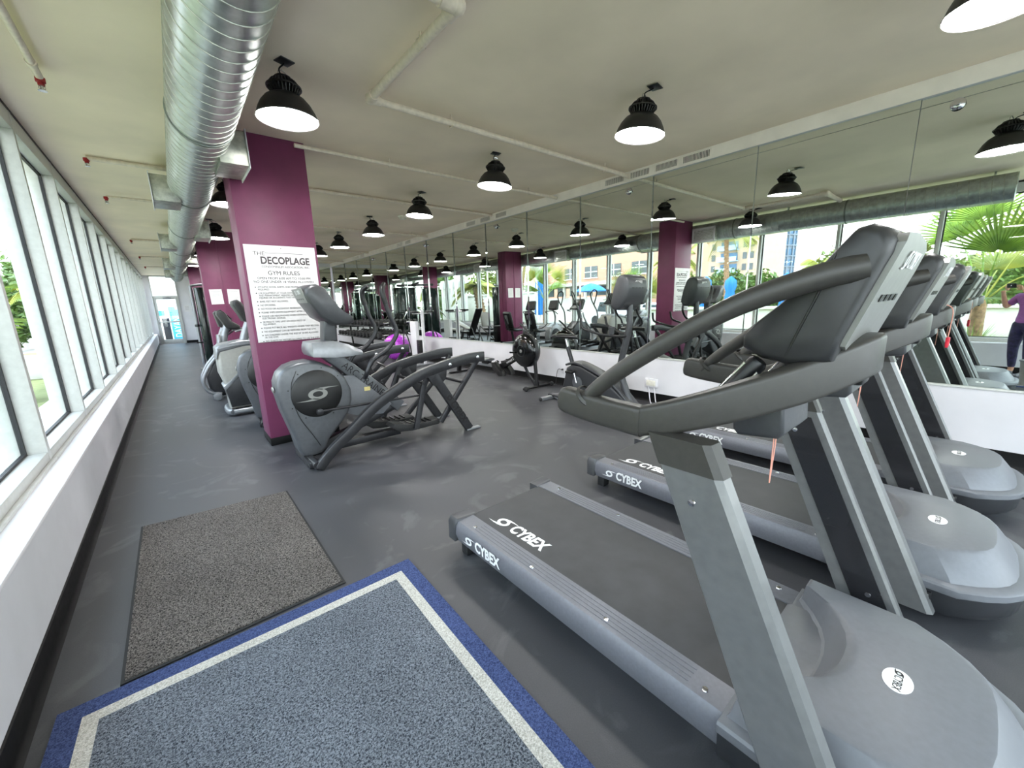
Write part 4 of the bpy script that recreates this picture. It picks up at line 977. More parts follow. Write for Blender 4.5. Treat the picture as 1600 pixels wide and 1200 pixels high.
g = G(); g.tube([(0, .40, .55), (0, .50, .80)], .03, 14); obj('seat_sleeve', g, M_steeld, t)
g = G(); g.tube([(0, .47, .72), (0, .53, .91)], .022, 14); obj('seat_post', g, M_chrome, t)
g = G()
g.loft([[(hw * c, y, z + .03 * s_) for c, s_ in [(math.cos(2 * PI * k / 12), math.sin(2 * PI * k / 12)) for k in range(12)]] for y, hw, z in ((.31, .02, .94), (.34, .035, .945), (.45, .055, .95), (.58, .11, .95), (.66, .125, .955), (.72, .10, .95), (.74, .05, .945))]); obj('saddle', g, M_vinyl, t)
g = G(); g.tube([(0, -.56, .05), (0, -.50, .25), (0, -.40, .5), (0, -.38, .62), (0, -.46, .95), (0, -.50, 1.15), (0, -.49, 1.42)], [.045, .042, .04, .04, .04, .038, .036], 16, smooth=3); g.tube([(0, -.62, .06), (0, -.50, .25)], .03, 12); obj('front_mast', g, M_tread, t)
sd_ = [(-.70, 1.56), (-.69, 1.65), (-.64, 1.695), (-.54, 1.72), (-.44, 1.715), (-.37, 1.68), (-.28, 1.55), (-.235, 1.44), (-.22, 1.37), (-.27, 1.32), (-.42, 1.31), (-.60, 1.40), (-.66, 1.46)]
def cb(xx, k): return [(xx, -.48 + (y + .46) * .52 * k, 1.53 + (z - 1.53) * k) for y, z in sd_]
g = G(); g.loft([cb(-.20, .84), cb(-.19, .94), cb(-.165, .99), cb(0, 1.01), cb(.165, .99), cb(.19, .94), cb(.20, .84)]); con = obj('console', g, M_tread, t, sharp=50)
Mp = basis((1, 0, 0), (0, -.10, .995), (0, -.606, 1.57))
for k in range(4):
    g = G(); g.box(-.12 + k * .065, -.085 + k * .065, -.01, .0, -.003, .002, M=Mp); obj('vent_slot', g, M_blk, con, sharp=0)
Mp2 = basis((1, 0, 0), (0, -.0, 1), (0, -.606, 1.63)); g = G(); g.swirl(.04, .03, Mp2 @ Matrix.Translation((-.045, 0, -.006))); g.text('CYBEX', .045, Mp2 @ Matrix.Translation((.03, 0, -.005)), sx=.75, shear=.1); obj('console_logo', g, M_white_txt, con, sharp=0)
g = G(); g.tube([(-.20, -.22, 1.02), (-.25, -.10, 1.06), (-.26, .02, 1.10), (-.25, .05, 1.22)], .016, 10, smooth=3); g.tube([(.20, -.22, 1.02), (.25, -.10, 1.06), (.26, .02, 1.10), (.25, .05, 1.22)], .016, 10, smooth=3); g.tube([(-.20, -.22, 1.02), (-.12, -.40, 1.0), (0, -.48, 1.0), (.12, -.40, 1.0), (.20, -.22, 1.02)], .016, 10, smooth=3); obj('handlebar', g, M_blk, t)
g = G(); g.lathe([(.03, 0), (.04, .09), (.036, .09), (.028, .006)], 16, M=Matrix.Translation((-.14, -.34, 1.02))); obj('cup_holder', g, M_tread, t)

# ------------------------------------------------------------------ rowing machine (flywheel towards the camera)
t = thing('rowing_machine', 'black rowing machine with round flywheel cage and grey rail along the mirror wall', 'rowing machine', (4.56, 5.1, 0))
Mx = Matrix.Translation((0, -.04, .625)) @ Matrix.Rotation(PI / 2, 4, 'Y')
g = G(); g.lathe([(.05, -.125), (.18, -.122), (.25, -.10), (.28, -.06), (.28, .06), (.25, .10), (.18, .122), (.05, .125)], 44, M=Mx); fl = obj('flywheel_cage', g, mat('gloss_black', (9, 9, 10), .16, coat=.3), t)
g = G(); g.lathe([(.283, -.04), (.286, -.035), (.286, .035), (.283, .04)], 44, M=Mx, cap=False); obj('vent_band', g, M_steel, fl)
g = G(); g.lathe([(.02, -.133), (.03, -.127), (.03, -.122)], 16, M=Mx); obj('hub_cap', g, M_consp, fl)
for rr in (.09,):
    g = G(); z = -.126; g.lathe([(rr, z), (rr + .005, z - .002), (rr + .01, z)], 36, M=Mx, cap=False); obj('cage_ring', g, M_blk, fl)
g = G(); g.sweep([(0, -.02, .93), (0, -.16, .87), (0, -.23, .74), (0, -.26, .40), (0, -.30, .03)], .05, .05, r=.01, smooth=3); obj('front_leg', g, M_blk, t)
g = G(); g.sweep([(0, .06, .42), (0, -.10, .20), (0, -.27, .04)], .04, .04, r=.008); obj('brace_leg', g, M_steeld, t)
g = G(); g.tube([(-.31, -.30, .03), (.31, -.30, .03)], .022, 12); ft = obj('front_foot', g, M_blk, t)
for s in (-1, 1):
    g = G(); g.lathe([(.03, -.02), (.038, -.014), (.038, .014), (.03, .02)], 18, M=Matrix.Translation((s * .30, -.345, .04)) @ Matrix.Rotation(PI / 2, 4, 'Y')); obj('castor', g, M_rubber, ft)
g = G(); g.sweep([(0, .10, .54), (0, .62, .29), (0, .72, .26)], .075, .105, r=.012); bm2 = obj('boom', g, M_blk, t)
g = G(); an = math.atan2(-.25, .52); c, d = math.cos(an), math.sin(an)
g.text('concept 2', .062, basis((0, -c, -d), (0, -d, c), (-.038, .36, .415)), sx=.9); obj('boom_lettering', g, M_white_txt, bm2, sharp=0)
g = G(); g.box(-.028, .028, .60, 2.25, .235, .30, bev=.008); rl = obj('slide_rail', g, M_silver, t)
g = G(); g.box(-.012, .012, .62, 2.22, .30, .308, bev=.002); obj('rail_track', g, M_chrome, rl)
for s in (-1, 1):
    g = G(); g.prism([(.46, .13), (.54, .12), (.72, .24), (.76, .36), (.68, .37), (.48, .20)], 'x', min(s * .06, s * .17), max(s * .06, s * .17), bev=.01); fp = obj('footrest', g, M_blk, t)
    g = G(); g.sweep([(s * .06, .66, .36), (s * .115, .645, .40), (s * .17, .66, .36)], .03, .006, r=.002, up=(0, .4, .9), smooth=3); obj('foot_strap', g, M_rubber, fp)
g = G(); g.loft([[(hw * c, y, .37 + .028 * s_) for c, s_ in [(math.cos(2 * PI * k / 14), math.sin(2 * PI * k / 14)) for k in range(14)]] for y, hw in ((.98, .05), (1.0, .11), (1.06, .15), (1.16, .155), (1.24, .13), (1.27, .06))]); st = obj('sliding_seat', g, M_silver2, t)
g = G(); g.box(-.05, .05, 1.02, 1.22, .29, .35, bev=.006); obj('seat_carriage', g, M_blk, st)
g = G(); g.sweep([(0, 2.10, .27), (0, 2.14, .02)], .09, .06, r=.01); g.box(-.24, .24, 2.10, 2.17, .001, .035, bev=.012); obj('rear_leg', g, M_blk, t)
g = G(); g.tube([(0, -.16, .82), (0, -.05, .98), (.0, .10, 1.08)], .016, 10, smooth=3); mn = obj('monitor_arm', g, M_blk, t)
g = G(); g.tube([(-.22, .14, .60), (-.06, .12, .58), (.06, .12, .58), (.22, .14, .60)], .014, 10, smooth=3); obj('pull_handle', g, M_blk, t)
# ------------------------------------------------------------------ weights area at the far end
def mark_rack():
    t = thing('dumbbell_rack', 'black two tier dumbbell rack along the mirrors past the purple ball', 'rack', (4.74, 11.05, 0))
    L = 4.0
    for i in range(3):
        y = .08 + i * (L - .16) / 2
        g = G(); g.sweep([(-.22, y, .02), (.2, y, .02)], .06, .04, r=.006); g.sweep([(.22, y, .03), (.16, y, .86)], .06, .05, r=.006, up=(1, 0, 0)); obj('upright', g, M_blk, t)
    for z, x in ((.50, -.10), (.86, -.06)):
        for dx in (-.15, .15):
            g = G(); g.sweep([(x + dx, 0, z), (x + dx, L, z)], .05, .03, r=.006); obj('shelf_rail', g, M_steel, t)
    return t
mark_rack()
def make_dumbbell(label, loc, s):
    t = thing('dumbbell', label, 'dumbbell', loc, 0, 'black dumbbells on the two tier rack')
    g = G(); g.tube([(-.07, 0, 0), (0, 0, 0), (.07, 0, 0)], [.014, .018, .014], 10); obj('handle', g, M_chrome, t)
    for k in (-1, 1):
        g = G(); g.lathe([(.03, -.04), (.056, -.03), (.056, .03), (.03, .04)], 6, M=Matrix.Translation((k * .105, 0, 0)) @ Matrix.Rotation(PI / 2, 4, 'Y')); obj('head', g, M_rubber, t)
    t.scale = (s, s, s); return t
d0 = None
for tier, (z, x) in enumerate(((.516, -.10), (.876, -.06))):
    for i in range(13):
        y = 11.05 + .16 + i * .305; s = (1.62 - .03 * i) if tier == 0 else (1.45 - .03 * i)
        lb = 'black dumbbell, %s from the near end of the %s tier of the rack' % (ordinal(i), ('lower', 'upper')[tier])
        p = (4.74 + x, y, z + .0575 * s)
        if d0 is None: d0 = make_dumbbell(lb, p, s)
        else:
            d = dup(d0, p, 0, lb); d.scale = (s, s, s)
# purple ball with a black strap loop
t = thing('exercise_ball', 'large purple exercise ball on the floor in front of the dumbbell rack', 'ball', (4.52, 10.25, 0.001))
g = G(); prof = [(.35 * math.cos(a), .35 + .35 * math.sin(a)) for a in [(-PI / 2 + PI * i / 28) for i in range(29)]]; g.lathe(prof, 40, cap=False); obj('ball_skin', g, M_ball, t)
g = G()
for k in range(-3, 4):
    a = k * .17; rr = .351 * math.cos(a); zz = .35 + .351 * math.sin(a); g.lathe([(rr, zz - .004), (rr + .002, zz), (rr, zz + .004)], 40, cap=False)
obj('grip_rings', g, mat('ball_ring', (150, 46, 172), .35), t)
t = thing('hand_strap', 'black resistance strap looped beside the purple ball', 'strap', (4.62, 9.72, 0))
g = G(); g.tube([(-.06, .0, .02), (-.09, .06, .35), (-.05, .14, .66), (.02, .17, .72), (.05, .10, .60), (.05, -.02, .30), (.02, -.06, .02)], .016, n=8, smooth=5); obj('loop', g, M_rubber, t)
g = G(); g.tube([(-.09, .02, .02), (.06, -.06, .02)], .02, 10); obj('handle', g, M_rubber, t)

# white framed station in front of the mirrors
t = thing('leg_raise_station', 'white framed exercise station with thick and thin posts near the purple ball', 'exercise station', (4.56, 8.95, 0))
g = G(); g.box(-.04, .05, .10, .40, .02, 1.05, bev=.015); obj('tower_cover', g, M_white, t)
g = G(); g.box(-.05, .1, -.08, .08, .05, .60, bev=.004); st = obj('weight_stack', g, M_blk, t)
g = G()
for k in range(9): g.box(-.056, -.05, -.075, .075, .08 + k * .055, .085 + k * .055)
obj('plate_gaps', g, M_steel, st, sharp=0)
g = G(); g.box(-.03, .03, -.24, -.18, .02, 1.32, bev=.008); obj('thin_post', g, M_white, t)
g = G(); g.box(-.3, .2, -.28, .45, .001, .04, bev=.008); obj('base_plate', g, M_silver, t)
for s in (-1, 1):
    g = G(); g.box(s * .20 - .05, s * .20 + .05, -.36, -.08, 1.26, 1.31, bev=.018); obj('arm_pad', g, M_vinyl, t)
g = G(); g.tube([(-.24, -.21, 1.25), (.24, -.21, 1.25)], .018, 10); obj('crossbar', g, M_chrome, t)

# multi gym seen in the mirrors
t = thing('multi_gym', 'large dark multi station gym with tall weight towers and a pull down bar', 'multi gym', (2.95, 14.6, 0))
M_shroud = mat('dark_shroud', (22, 34, 32), .18, var=.08, coat=.4)
for (x, y, w, d, h) in ((-.05, .75, .15, .22, 1.92), (-.35, -.75, .34, .20, 2.05), (.55, -.1, .22, .34, 2.1), (.15, -.15, .2, .2, 2.1)):
    g = G(); g.prism([(a + x, b_ + y) for a, b_ in rrect(w * 1.4, d * 1.4, .05, 4)], 'z', .12, h, bev=.02); sh = obj('weight_tower', g, M_shroud, t)
    g = G(); g.tube([(x - w * .72, y - d * .72, .05), (x - w * .72, y - d * .72, h + .06)], .022, 10); g.tube([(x + w * .72, y + d * .72, .05), (x + w * .72, y + d * .72, h + .06)], .022, 10); obj('guide_post', g, M_chrome, sh)
g = G(); g.sweep([(-.5, -.75, 2.18), (.6, -.1, 2.18)], .06, .08, r=.01); g.sweep([(.6, -.1, 2.18), (-.05, .75, 2.18)], .06, .08, r=.01); g.sweep([(.15, -.15, 2.18), (.15, -.9, 2.24)], .06, .07, r=.01); obj('top_beam', g, M_steel, t)
g = G(); g.sweep([(-.5, -.75, .05), (.6, -.1, .05)], .07, .08, r=.01); g.sweep([(.6, -.1, .05), (-.05, .75, .05)], .07, .08, r=.01); g.sweep([(-.6, .3, .05), (.6, -.1, .05)], .07, .08, r=.01); obj('floor_beam', g, M_steel, t)
g = G(); g.tube([(-.45, -1.0, 1.96), (-.30, -.95, 2.06), (.6, -.85, 2.06), (.75, -.80, 1.96)], .014, 8, smooth=2); g.tube([(.15, -.9, 2.06), (.15, -.9, 2.22)], .006, 6); obj('pull_down_bar', g, M_blk, t)
for (x, y, rz) in ((-.75, -.5, 0), (-.7, .45, .4), (.9, -.55, 2.6)):
    M = Matrix.Translation((x, y, 0)) @ Matrix.Rotation(rz, 4, 'Z')
    g = G(); g.box(-.2, .2, -.18, .18, .44, .52, bev=.03, M=M); obj('seat', g, M_vinyl, t)
    g = G(); g.box(.18, .26, -.16, .16, .56, 1.16, bev=.03, M=M); obj('back_pad', g, M_vinyl, t)
    g = G(); g.box(-.04, .3, -.03, .03, .05, .44, bev=.01, M=M); obj('seat_frame', g, M_steel, t)
    for s in (-1, 1):
        g = G(); g.tube([M @ Vector((.3, s * .3, 1.3)), M @ Vector((.1, s * .36, 1.2)), M @ Vector((-.15, s * .36, .95))], .018, 8, smooth=3); obj('press_arm', g, M_chrome, t)

# cable tower by the second column
t = thing('cable_tower', 'tall dark cable tower with silver tube standing past the second plum column', 'cable machine', (.60, 12.45, 0))
g = G(); g.prism(rrect(.22, .34, .09, 5), 'z', .10, 2.02, bev=.02); obj('tower_cover', g, M_shroud, t)
g = G(); g.tube([(-.16, -.05, .03), (-.16, -.05, 2.06)], .035, 16); g.tube([(-.16, -.05, 2.06), (.1, .0, 2.10)], .03, 12); obj('silver_column', g, M_silver, t)
g = G(); g.box(-.24, .16, -.26, .3, .001, .06, bev=.012); obj('base', g, M_steel, t)
g = G(); g.lathe([(.045, -.03), (.05, 0), (.045, .03)], 16, M=Matrix.Translation((-.16, -.05, 1.12))); g.tube([(-.16, -.1, 1.12), (-.16, -.2, 1.12)], .016, 8); obj('sliding_pulley', g, M_blk, t)
g = G(); g.tube([(-.16, -.2, 1.10), (-.16, -.21, .75)], .006, 6); g.tube([(-.23, -.21, .72), (-.09, -.21, .72)], .014, 8); obj('cable_handle', g, M_blk, t)

# benches and seat machine between the columns
t = thing('incline_bench', 'black upright incline bench board seen in the mirror left of the second column', 'bench', (1.85, 11.85, 0))
g = G(); g.box(-.14, .14, -.035, .035, 0, 1.15, bev=.025, M=Matrix.Translation((0, .52, .28)) @ Matrix.Rotation(math.radians(32), 4, 'X')); obj('back_board', g, M_vinyl, t)
g = G(); g.box(-.15, .15, .55, 1.05, .36, .43, bev=.025); obj('seat_pad', g, M_vinyl, t)
for s in (-1, 1):
    g = G(); g.tube([(s * .14, -.05, .03), (s * .12, .30, .62)], .02, 8); obj('leg', g, M_blk, t)
    g = G(); g.tube([(s * .14, 1.02, .03), (s * .12, .95, .38)], .02, 8); obj('leg', g, M_blk, t)
g = G(); g.tube([(0, -.02, .06), (0, 1.02, .06)], .025, 8); obj('floor_rail', g, M_blk, t)
def flat_bench(label, loc, rz, incl):
    t = thing('weight_bench', label, 'bench', loc, rz, 'light padded weight benches')
    g = G(); g.box(-.14, .14, 0, .80, -.03, .03, bev=.02, M=Matrix.Translation((0, .02, .46)) @ Matrix.Rotation(math.radians(incl), 4, 'X')); obj('back_pad', g, M_lgrey, t)
    g = G(); g.box(-.14, .14, -.34, 0, .42, .48, bev=.02); obj('seat_pad', g, M_lgrey, t)
    g = G(); g.sweep([(0, -.40, .07), (0, .75, .07)], .06, .05, r=.01); g.sweep([(0, -.1, .08), (0, -.1, .42)], .05, .06, r=.01, up=(0, 1, 0)); g.sweep([(0, .40, .08), (0, .3, .46)], .05, .05, r=.01, up=(0, 1, 0)); obj('frame', g, M_blk, t)
    for y in (-.38, .74):
        g = G(); g.box(-.25, .25, y - .03, y + .03, .001, .05, bev=.012); obj('foot', g, M_blk, t)
    return t
flat_bench('pale padded weight bench with raised end under the windows, seen in the mirror', (1.15, 13.7, 0), .0, 18)
flat_bench('low pale padded weight bench beside the incline board, seen in the mirror', (1.75, 13.55, 0), .1, 0)
t = thing('seated_machine', 'black framed seated machine with grey back pad next to the second column', 'exercise machine', (1.1, 11.95, 0))
g = G(); g.box(-.19, .19, -.04, .04, 0, .55, bev=.035, M=Matrix.Translation((0, .5, .56)) @ Matrix.Rotation(math.radians(-14), 4, 'X')); obj('back_pad', g, M_lgrey, t)
g = G(); g.box(-.19, .19, .05, .45, .44, .51, bev=.03); obj('seat_pad', g, M_vinyl, t)
for s in (-1, 1):
    g = G(); g.tube([(s * .2, .75, .02), (s * .2, .62, .6), (s * .2, .5, .52), (s * .2, -.3, .08)], .02, 8); obj('side_frame', g, M_blk, t)
g = G(); g.box(-.2, .2, -.40, -.15, .03, .62, bev=.05); obj('weight_housing', g, M_blk, t)
g = G(); g.lathe([(.05, -.25), (.05, .25)], 14, M=Matrix.Translation((0, -.05, .36)) @ Matrix.Rotation(PI / 2, 4, 'Y')); obj('roller_pad', g, M_vinyl, t)
# waste bin by the entrance (seen in the mirror)
t = thing('waste_bin', 'grey ribbed waste bin by the entrance, reflected at the right edge', 'bin', (.60, -.40, 0.0125))
g = G(); g.lathe([(.0, .0), (.10, .0), (.105, .01), (.135, .35), (.14, .36), (.13, .36), (.10, .02), (0, .02)], 24, cap=False); obj('bucket', g, M_lgrey, t)
g = G(); g.lathe([(.137, .345), (.147, .35), (.147, .368), (.135, .37)], 24, cap=False); obj('rim', g, M_silver, t)
# ------------------------------------------------------------------ outside
M_lawn = mat('lawn_grass', (122, 126, 80), .9, var=.08, scale=3, lo=(100, 108, 62), bump=.5, bscale=60)
M_pave = mat('pale_paving', (168, 163, 155), .8, var=.05, scale=2)
M_stucco = mat('white_stucco', (206, 202, 194), .8, var=.03, scale=5, bump=.05)
M_pink = mat('pink_stucco', (186, 144, 122), .85, var=.03, scale=1)
M_beige = mat('beige_stucco', (178, 156, 134), .85, var=.03, scale=1)
M_conc = mat('tower_white', (112, 122, 136), .7, var=.03, scale=.4)
M_bglass = mat('blue_window_glass', (58, 96, 128), .12, metal=.2, var=.1, scale=.5)
M_dglass = mat('dark_window_glass', (70, 78, 82), .15, var=.1, scale=.7)
M_trunk = mat('palm_trunk_bark', (150, 118, 88), .9, var=.2, scale=14, bump=.6)
M_leaf1 = mat('fan_leaf', (134, 158, 62), .5, var=.15, scale=5, lo=(88, 118, 40))
M_leaf2 = mat('palm_leaf_yellow', (150, 146, 58), .55, var=.15, scale=3, lo=(120, 132, 50))
M_leaf3 = mat('hedge_leaf', (108, 118, 52), .6, var=.18, scale=2, lo=(92, 112, 48))
M_blue = mat('blue_canvas', (34, 118, 194), .7, var=.06)
M_fence = mat('grey_fence', (196, 194, 188), .6)
g = G(); g.box(-8.0, XW - .15, -30, 40, -.30, -.12); struct(obj('lawn', g, M_lawn, sharp=0))
g = G(); g.box(-120, -8.0, -60, 120, -.40, -.14); g.box(XW, 80, -60, YB - .2, -.4, -.05); g.box(-8, XW, 25.2, 120, -.3, -.11); g.box(XW, 60, YF + .2, 120, -.3, -.02); struct(obj('pool_deck', g, M_pave, sharp=0))
g = G(); g.box(XW - 1.1, XW - .15, -8, 40, -.13, .02); struct(obj('paved_strip', g, M_stucco, sharp=0))

def fan_leaf(g, p, d, up, R, n=26, spread=2.6):
    """a fan palm leaf: pleated blades radiating from p in the plane of d and its side vector"""
    d = Vector(d).normalized(); up = Vector(up); side = d.cross(up).normalized(); nrm = side.cross(d).normalized()
    V = []; F = []
    for i in range(n):
        a = -spread / 2 + spread * i / (n - 1); L = R * (1 - .18 * abs(a) / (spread / 2)) * random.uniform(.92, 1.05)
        dir_ = d * math.cos(a) + side * math.sin(a); w = side * math.cos(a) - d * math.sin(a)
        k = len(V); hw = L * .026
        pts = [(0.06, .2, 0), (.5, 1.0, .012), (.8, .7, -.03), (1.0, .05, -.14)]
        for t_, ww, dz in pts:
            c = Vector(p) + dir_ * (L * t_) + nrm * (dz * L) * 1.0 + Vector((0, 0, -.10 * L * t_ * t_))
            V += [c + w * hw * ww + nrm * .006, c - nrm * .008, c - w * hw * ww + nrm * .006]
        for j in range(3):
            b = k + 3 * j; F += [(b, b + 1, b + 4, b + 3), (b + 1, b + 2, b + 5, b + 4)]
    g.poly(V, F)
def fan_palm(label, loc, leaves, trunk_h=.5, R=.8, mats=(None,)):
    t = thing('fan_palm', label, 'palm', loc, 0, 'fan palms outside the windows')
    g = G(); g.tube([(0, 0, -.02), (.02, .01, trunk_h * .5), (.0, .02, trunk_h)], [.13, .11, .10], 10, smooth=3); obj('trunk', g, M_trunk, t)
    for i, (dx, dy, dz, rr) in enumerate(leaves):
        tip = Vector((dx, dy, dz)); g = G(); g.tube([(0, 0, trunk_h - .05), tuple(Vector((0, 0, trunk_h)) * .45 + tip * .55 + Vector((0, 0, .08))), tuple(tip)], [.02, .014, .01], 6, smooth=3)
        out = (tip - Vector((0, 0, trunk_h))).normalized(); fan_leaf(g, tip, out, (0, 0, 1) if abs(out.z) < .8 else (1, 0, 0), rr * R)
        obj('frond', g, M_leaf1 if i % 3 else M_leaf2, t)
    return t
fan_palm('large fan palm close outside the nearest windows, reflected at the upper right', (-2.7, .35, -.12), [(.5, .9, 2.3, 1.15), (.35, .35, 1.75, 1.2), (.4, -.1, 2.2, 1.2), (.1, -.6, 1.8, 1.1), (-.4, .5, 2.6, 1.1), (.6, .0, 1.35, .9), (-.3, -.5, 2.5, 1.1), (.2, 1.3, 1.9, .9), (.0, .2, 2.9, 1.1), (-.6, -.1, 1.9, 1.1)], 1.3, .95)
fan_palm('fan palm on the lawn outside the third window', (-2.6, 8.6, -.12), [(.1, .4, 1.9, 1), (.3, -.2, 1.7, 1), (-.3, .3, 2.1, 1), (-.2, -.5, 1.8, 1), (.4, .2, 1.3, .9), (-.5, 0, 1.5, 1)], 1.0, .8)
fan_palm('short fan palm farther along the lawn outside the windows', (-3.6, 14.2, -.12), [(.3, .5, 2.6, 1), (.4, -.3, 2.3, 1), (-.3, .3, 2.8, 1), (-.2, -.5, 2.5, 1), (.5, .1, 2.0, .9), (-.5, 0, 2.1, 1)], 1.6, .9)
def grass_tuft(label, loc, n, h):
    g = G()
    V = []; F = []
    for i in range(n):
        a = random.uniform(0, 2 * PI); L = h * random.uniform(.6, 1); b = random.uniform(.2, .75); w = Vector((-math.sin(a), math.cos(a), 0)) * .006
        k = len(V)
        for t_, ww in ((0, 1), (.5, 1), (1, .1)):
            c = Vector((math.cos(a) * (.03 + b * L * t_ * t_), math.sin(a) * (.03 + b * L * t_ * t_), L * t_ * (1 - .45 * b * t_))); V += [c + w * ww, c - w * ww]
        F += [(k, k + 1, k + 3, k + 2), (k + 2, k + 3, k + 5, k + 4)]
    g.poly(V, F); o = obj('ornamental_grass', g, M_leaf1, None, sharp=0, loc=loc); tag(o, label, 'plant', 'ornamental grasses outside'); return o
grass_tuft('spiky green grass clump low outside the nearest window', (-1.75, .35, -.12), 240, 1.15)
grass_tuft('spiky grass clump under the big fan palm', (-1.95, -.95, -.12), 180, 1.0)
grass_tuft('thin grass clump at the white pillar base outside', (-2.6, 20.2, -.12), 120, .9)

def tall_palm(label, loc, h, R, lean=.3, thick=.12, n=14, m=None, name='coconut_palm'):
    t = thing(name, label, 'palm', loc, 0, 'tall feather palms outside')
    g = G(); g.tube([(0, 0, -.05), (lean * .3, 0, h * .4), (lean, lean * .2, h)], [thick * 1.3, thick, thick * .8], 12, smooth=5)
    for i in range(int(h / .18)):
        f_ = (i + .5) * .18 / h; x = lean * (f_ ** 1.4); g.lathe([(thick * (1.26 - .4 * f_), -.02), (thick * (1.4 - .4 * f_), .03), (thick * (1.2 - .4 * f_), .05)], 10, M=Matrix.Translation((x, lean * .2 * f_, f_ * h)), cap=False)
    obj('trunk', g, M_trunk, t)
    for i in range(n):
        a = 2 * PI * i / n + random.uniform(-.2, .2); el = random.uniform(-.1, 1.1); L = R * random.uniform(.85, 1.1)
        c0 = Vector((lean, lean * .2, h)); hd = Vector((math.cos(a), math.sin(a), 0)); V = []; F = []
        P = [c0 + hd * (L * s_ * math.cos(el) * (1 - .15 * s_)) + Vector((0, 0, L * (math.sin(el) * s_ - .62 * s_ * s_))) for s_ in [k / 9 for k in range(10)]]
        g = G(); g.tube(P, [.02] * 9 + [.005], 5)
        sd = Vector((-math.sin(a), math.cos(a), 0))
        for k in range(1, 10):
            for q in range(3):
                c = P[k - 1].lerp(P[k], (q + .5) / 3); fl = L * .34 * math.sin(PI * (k + q / 3) / 10.6) + .04
                for s_ in (-1, 1):
                    j = len(V); tip = c + sd * s_ * fl * .8 + hd * fl * .35 + Vector((0, 0, -fl * .5)); w = hd * (.022 * L / 1.5 + .01)
                    V += [c - w, c + w, tip + w * .2, tip - w * .2]; F.append((j, j + 1, j + 2, j + 3))
        g.poly(V, F); obj('frond', g, m or M_leaf2, t)
    return t
tall_palm('stocky date palm with thick textured trunk near the windows past the second column', (-2.75, 18.2, -.12), 2.5, 1.45, .35, .24, 16, None, 'date_palm')
tall_palm('tall coconut palm in front of the pale towers', (-11.5, 9.2, -.14), 4.5, 1.9, .4, .12)
tall_palm('second coconut palm beside the column reflection outside', (-13.4, 13.4, -.14), 4.0, 1.6, -.4, .12)
tall_palm('slim coconut palm right of the blue towers by the pool', (-12.0, 5.5, -.14), 2.7, 1.3, .2, .1)
tall_palm('coconut palm far down the lawn outside the windows', (-8.5, 24, -.12), 5.2, 2.0, .5, .13)
tall_palm('leaning coconut palm by the pink building', (-7.2, 20.5, -.14), 4.6, 1.7, -.6, .11)

def bush(label, loc, r, n, leaf, m, name='hedge_tree', trunk=True):
    t = thing(name, label, 'tree', loc, 0, 'trees beyond the pool deck')
    if trunk:
        g = G(); g.tube([(0, 0, -.05), (.05, .05, r[2] * .6), (0, 0, r[2] * 1.1)], [.14, .1, .05], 8, smooth=3); obj('trunk', g, M_trunk, t)
    V = []; F = []
    for i in range(n):
        a = random.uniform(0, 2 * PI); ph = math.asin(random.uniform(-.75, 1)); q = random.uniform(.62, 1) * (1 + .18 * math.sin(3 * a + 2 * ph) + .1 * math.sin(7 * a))
        c = Vector((r[0] * q * math.cos(a) * math.cos(ph), r[1] * q * math.sin(a) * math.cos(ph), r[2] * 1.05 + r[2] * q * math.sin(ph)))
        u = Vector((random.gauss(0, 1), random.gauss(0, 1), random.gauss(0, .6))).normalized(); v = u.orthogonal().normalized()
        s_ = leaf * random.uniform(.6, 1.2); k = len(V); V += [c - u * s_, c + v * s_ * .45, c + u * s_, c - v * s_ * .45]; F.append((k, k + 1, k + 2, k + 3))
    g = G(); g.poly(V, F); obj('foliage', g, m, t, sharp=0); return t
for i, (x, y, r, lb) in enumerate([(-17.5, 10.0, (1.1, 1.4, 1.4), 'round yellow green tree before the pink tower'), (-20.0, 6.7, (1.3, 1.6, 1.95), 'tall green tree right of the blue glass tower'), (-17.0, 4.0, (1.1, 1.35, 1.3), 'low green tree at the end of the pool hedge'),
                                   (-16.5, 7.2, (1.0, 1.15, 1.25), 'green tree below the blue glass tower'), (-20.5, 13.4, (1.2, 1.5, 1.6), 'yellow green tree under the coconut palms'), (-10, 28.2, (1.6, 1.8, 2.3), 'leafy tree left of the pink building'),
                                   (-4.0, 24.8, (1.0, 1.6, 2.0), 'green tree at the end of the lawn'), (-18.2, 15.0, (1.2, 1.4, 1.5), 'leafy tree in front of the pink building'), (-4.2, 30.5, (1.2, 1.4, 1.8), 'dense tree beyond the white fence'),
                                   (-20.0, 1.4, (1.3, 1.6, 1.5), 'green tree behind the large fan palm'), (-16.5, -1.0, (1.4, 1.7, 1.5), 'green tree at the far right outside')]):
    bush(lb, (x, y, -.14), r, 2600, .17, M_leaf3 if i % 2 else mat('tree_leaf_green', (88, 108, 46), .6, var=.18, scale=2, lo=(76, 104, 44)))

# umbrellas
def closed_umbrella(label, loc, h):
    t = thing('closed_umbrella', label, 'umbrella', loc, 0, 'closed blue umbrellas by the pool')
    g = G(); g.tube([(0, 0, 0), (0, 0, h)], .025, 8); g.lathe([(.25, 0), (.25, .05), (.05, .07)], 16); obj('pole', g, M_white, t)
    g = G(); n = 24; rings = []
    for f_, rr in ((.30, .22), (.36, .25), (.5, .17), (.62, .19), (.72, .15), (.82, .22), (.92, .2), (.98, .07), (1.0, .02)):
        rings.append([(rr * (1 + .22 * math.cos(8 * 2 * PI * k / n)) * math.cos(2 * PI * k / n), rr * (1 + .22 * math.cos(8 * 2 * PI * k / n)) * math.sin(2 * PI * k / n), f_ * h) for k in range(n)])
    g.loft(rings); obj('furled_canopy', g, M_blue, t); return t
closed_umbrella('tall furled blue umbrella outside in front of the white building', (-5, 16.1, -.14), 2.85)
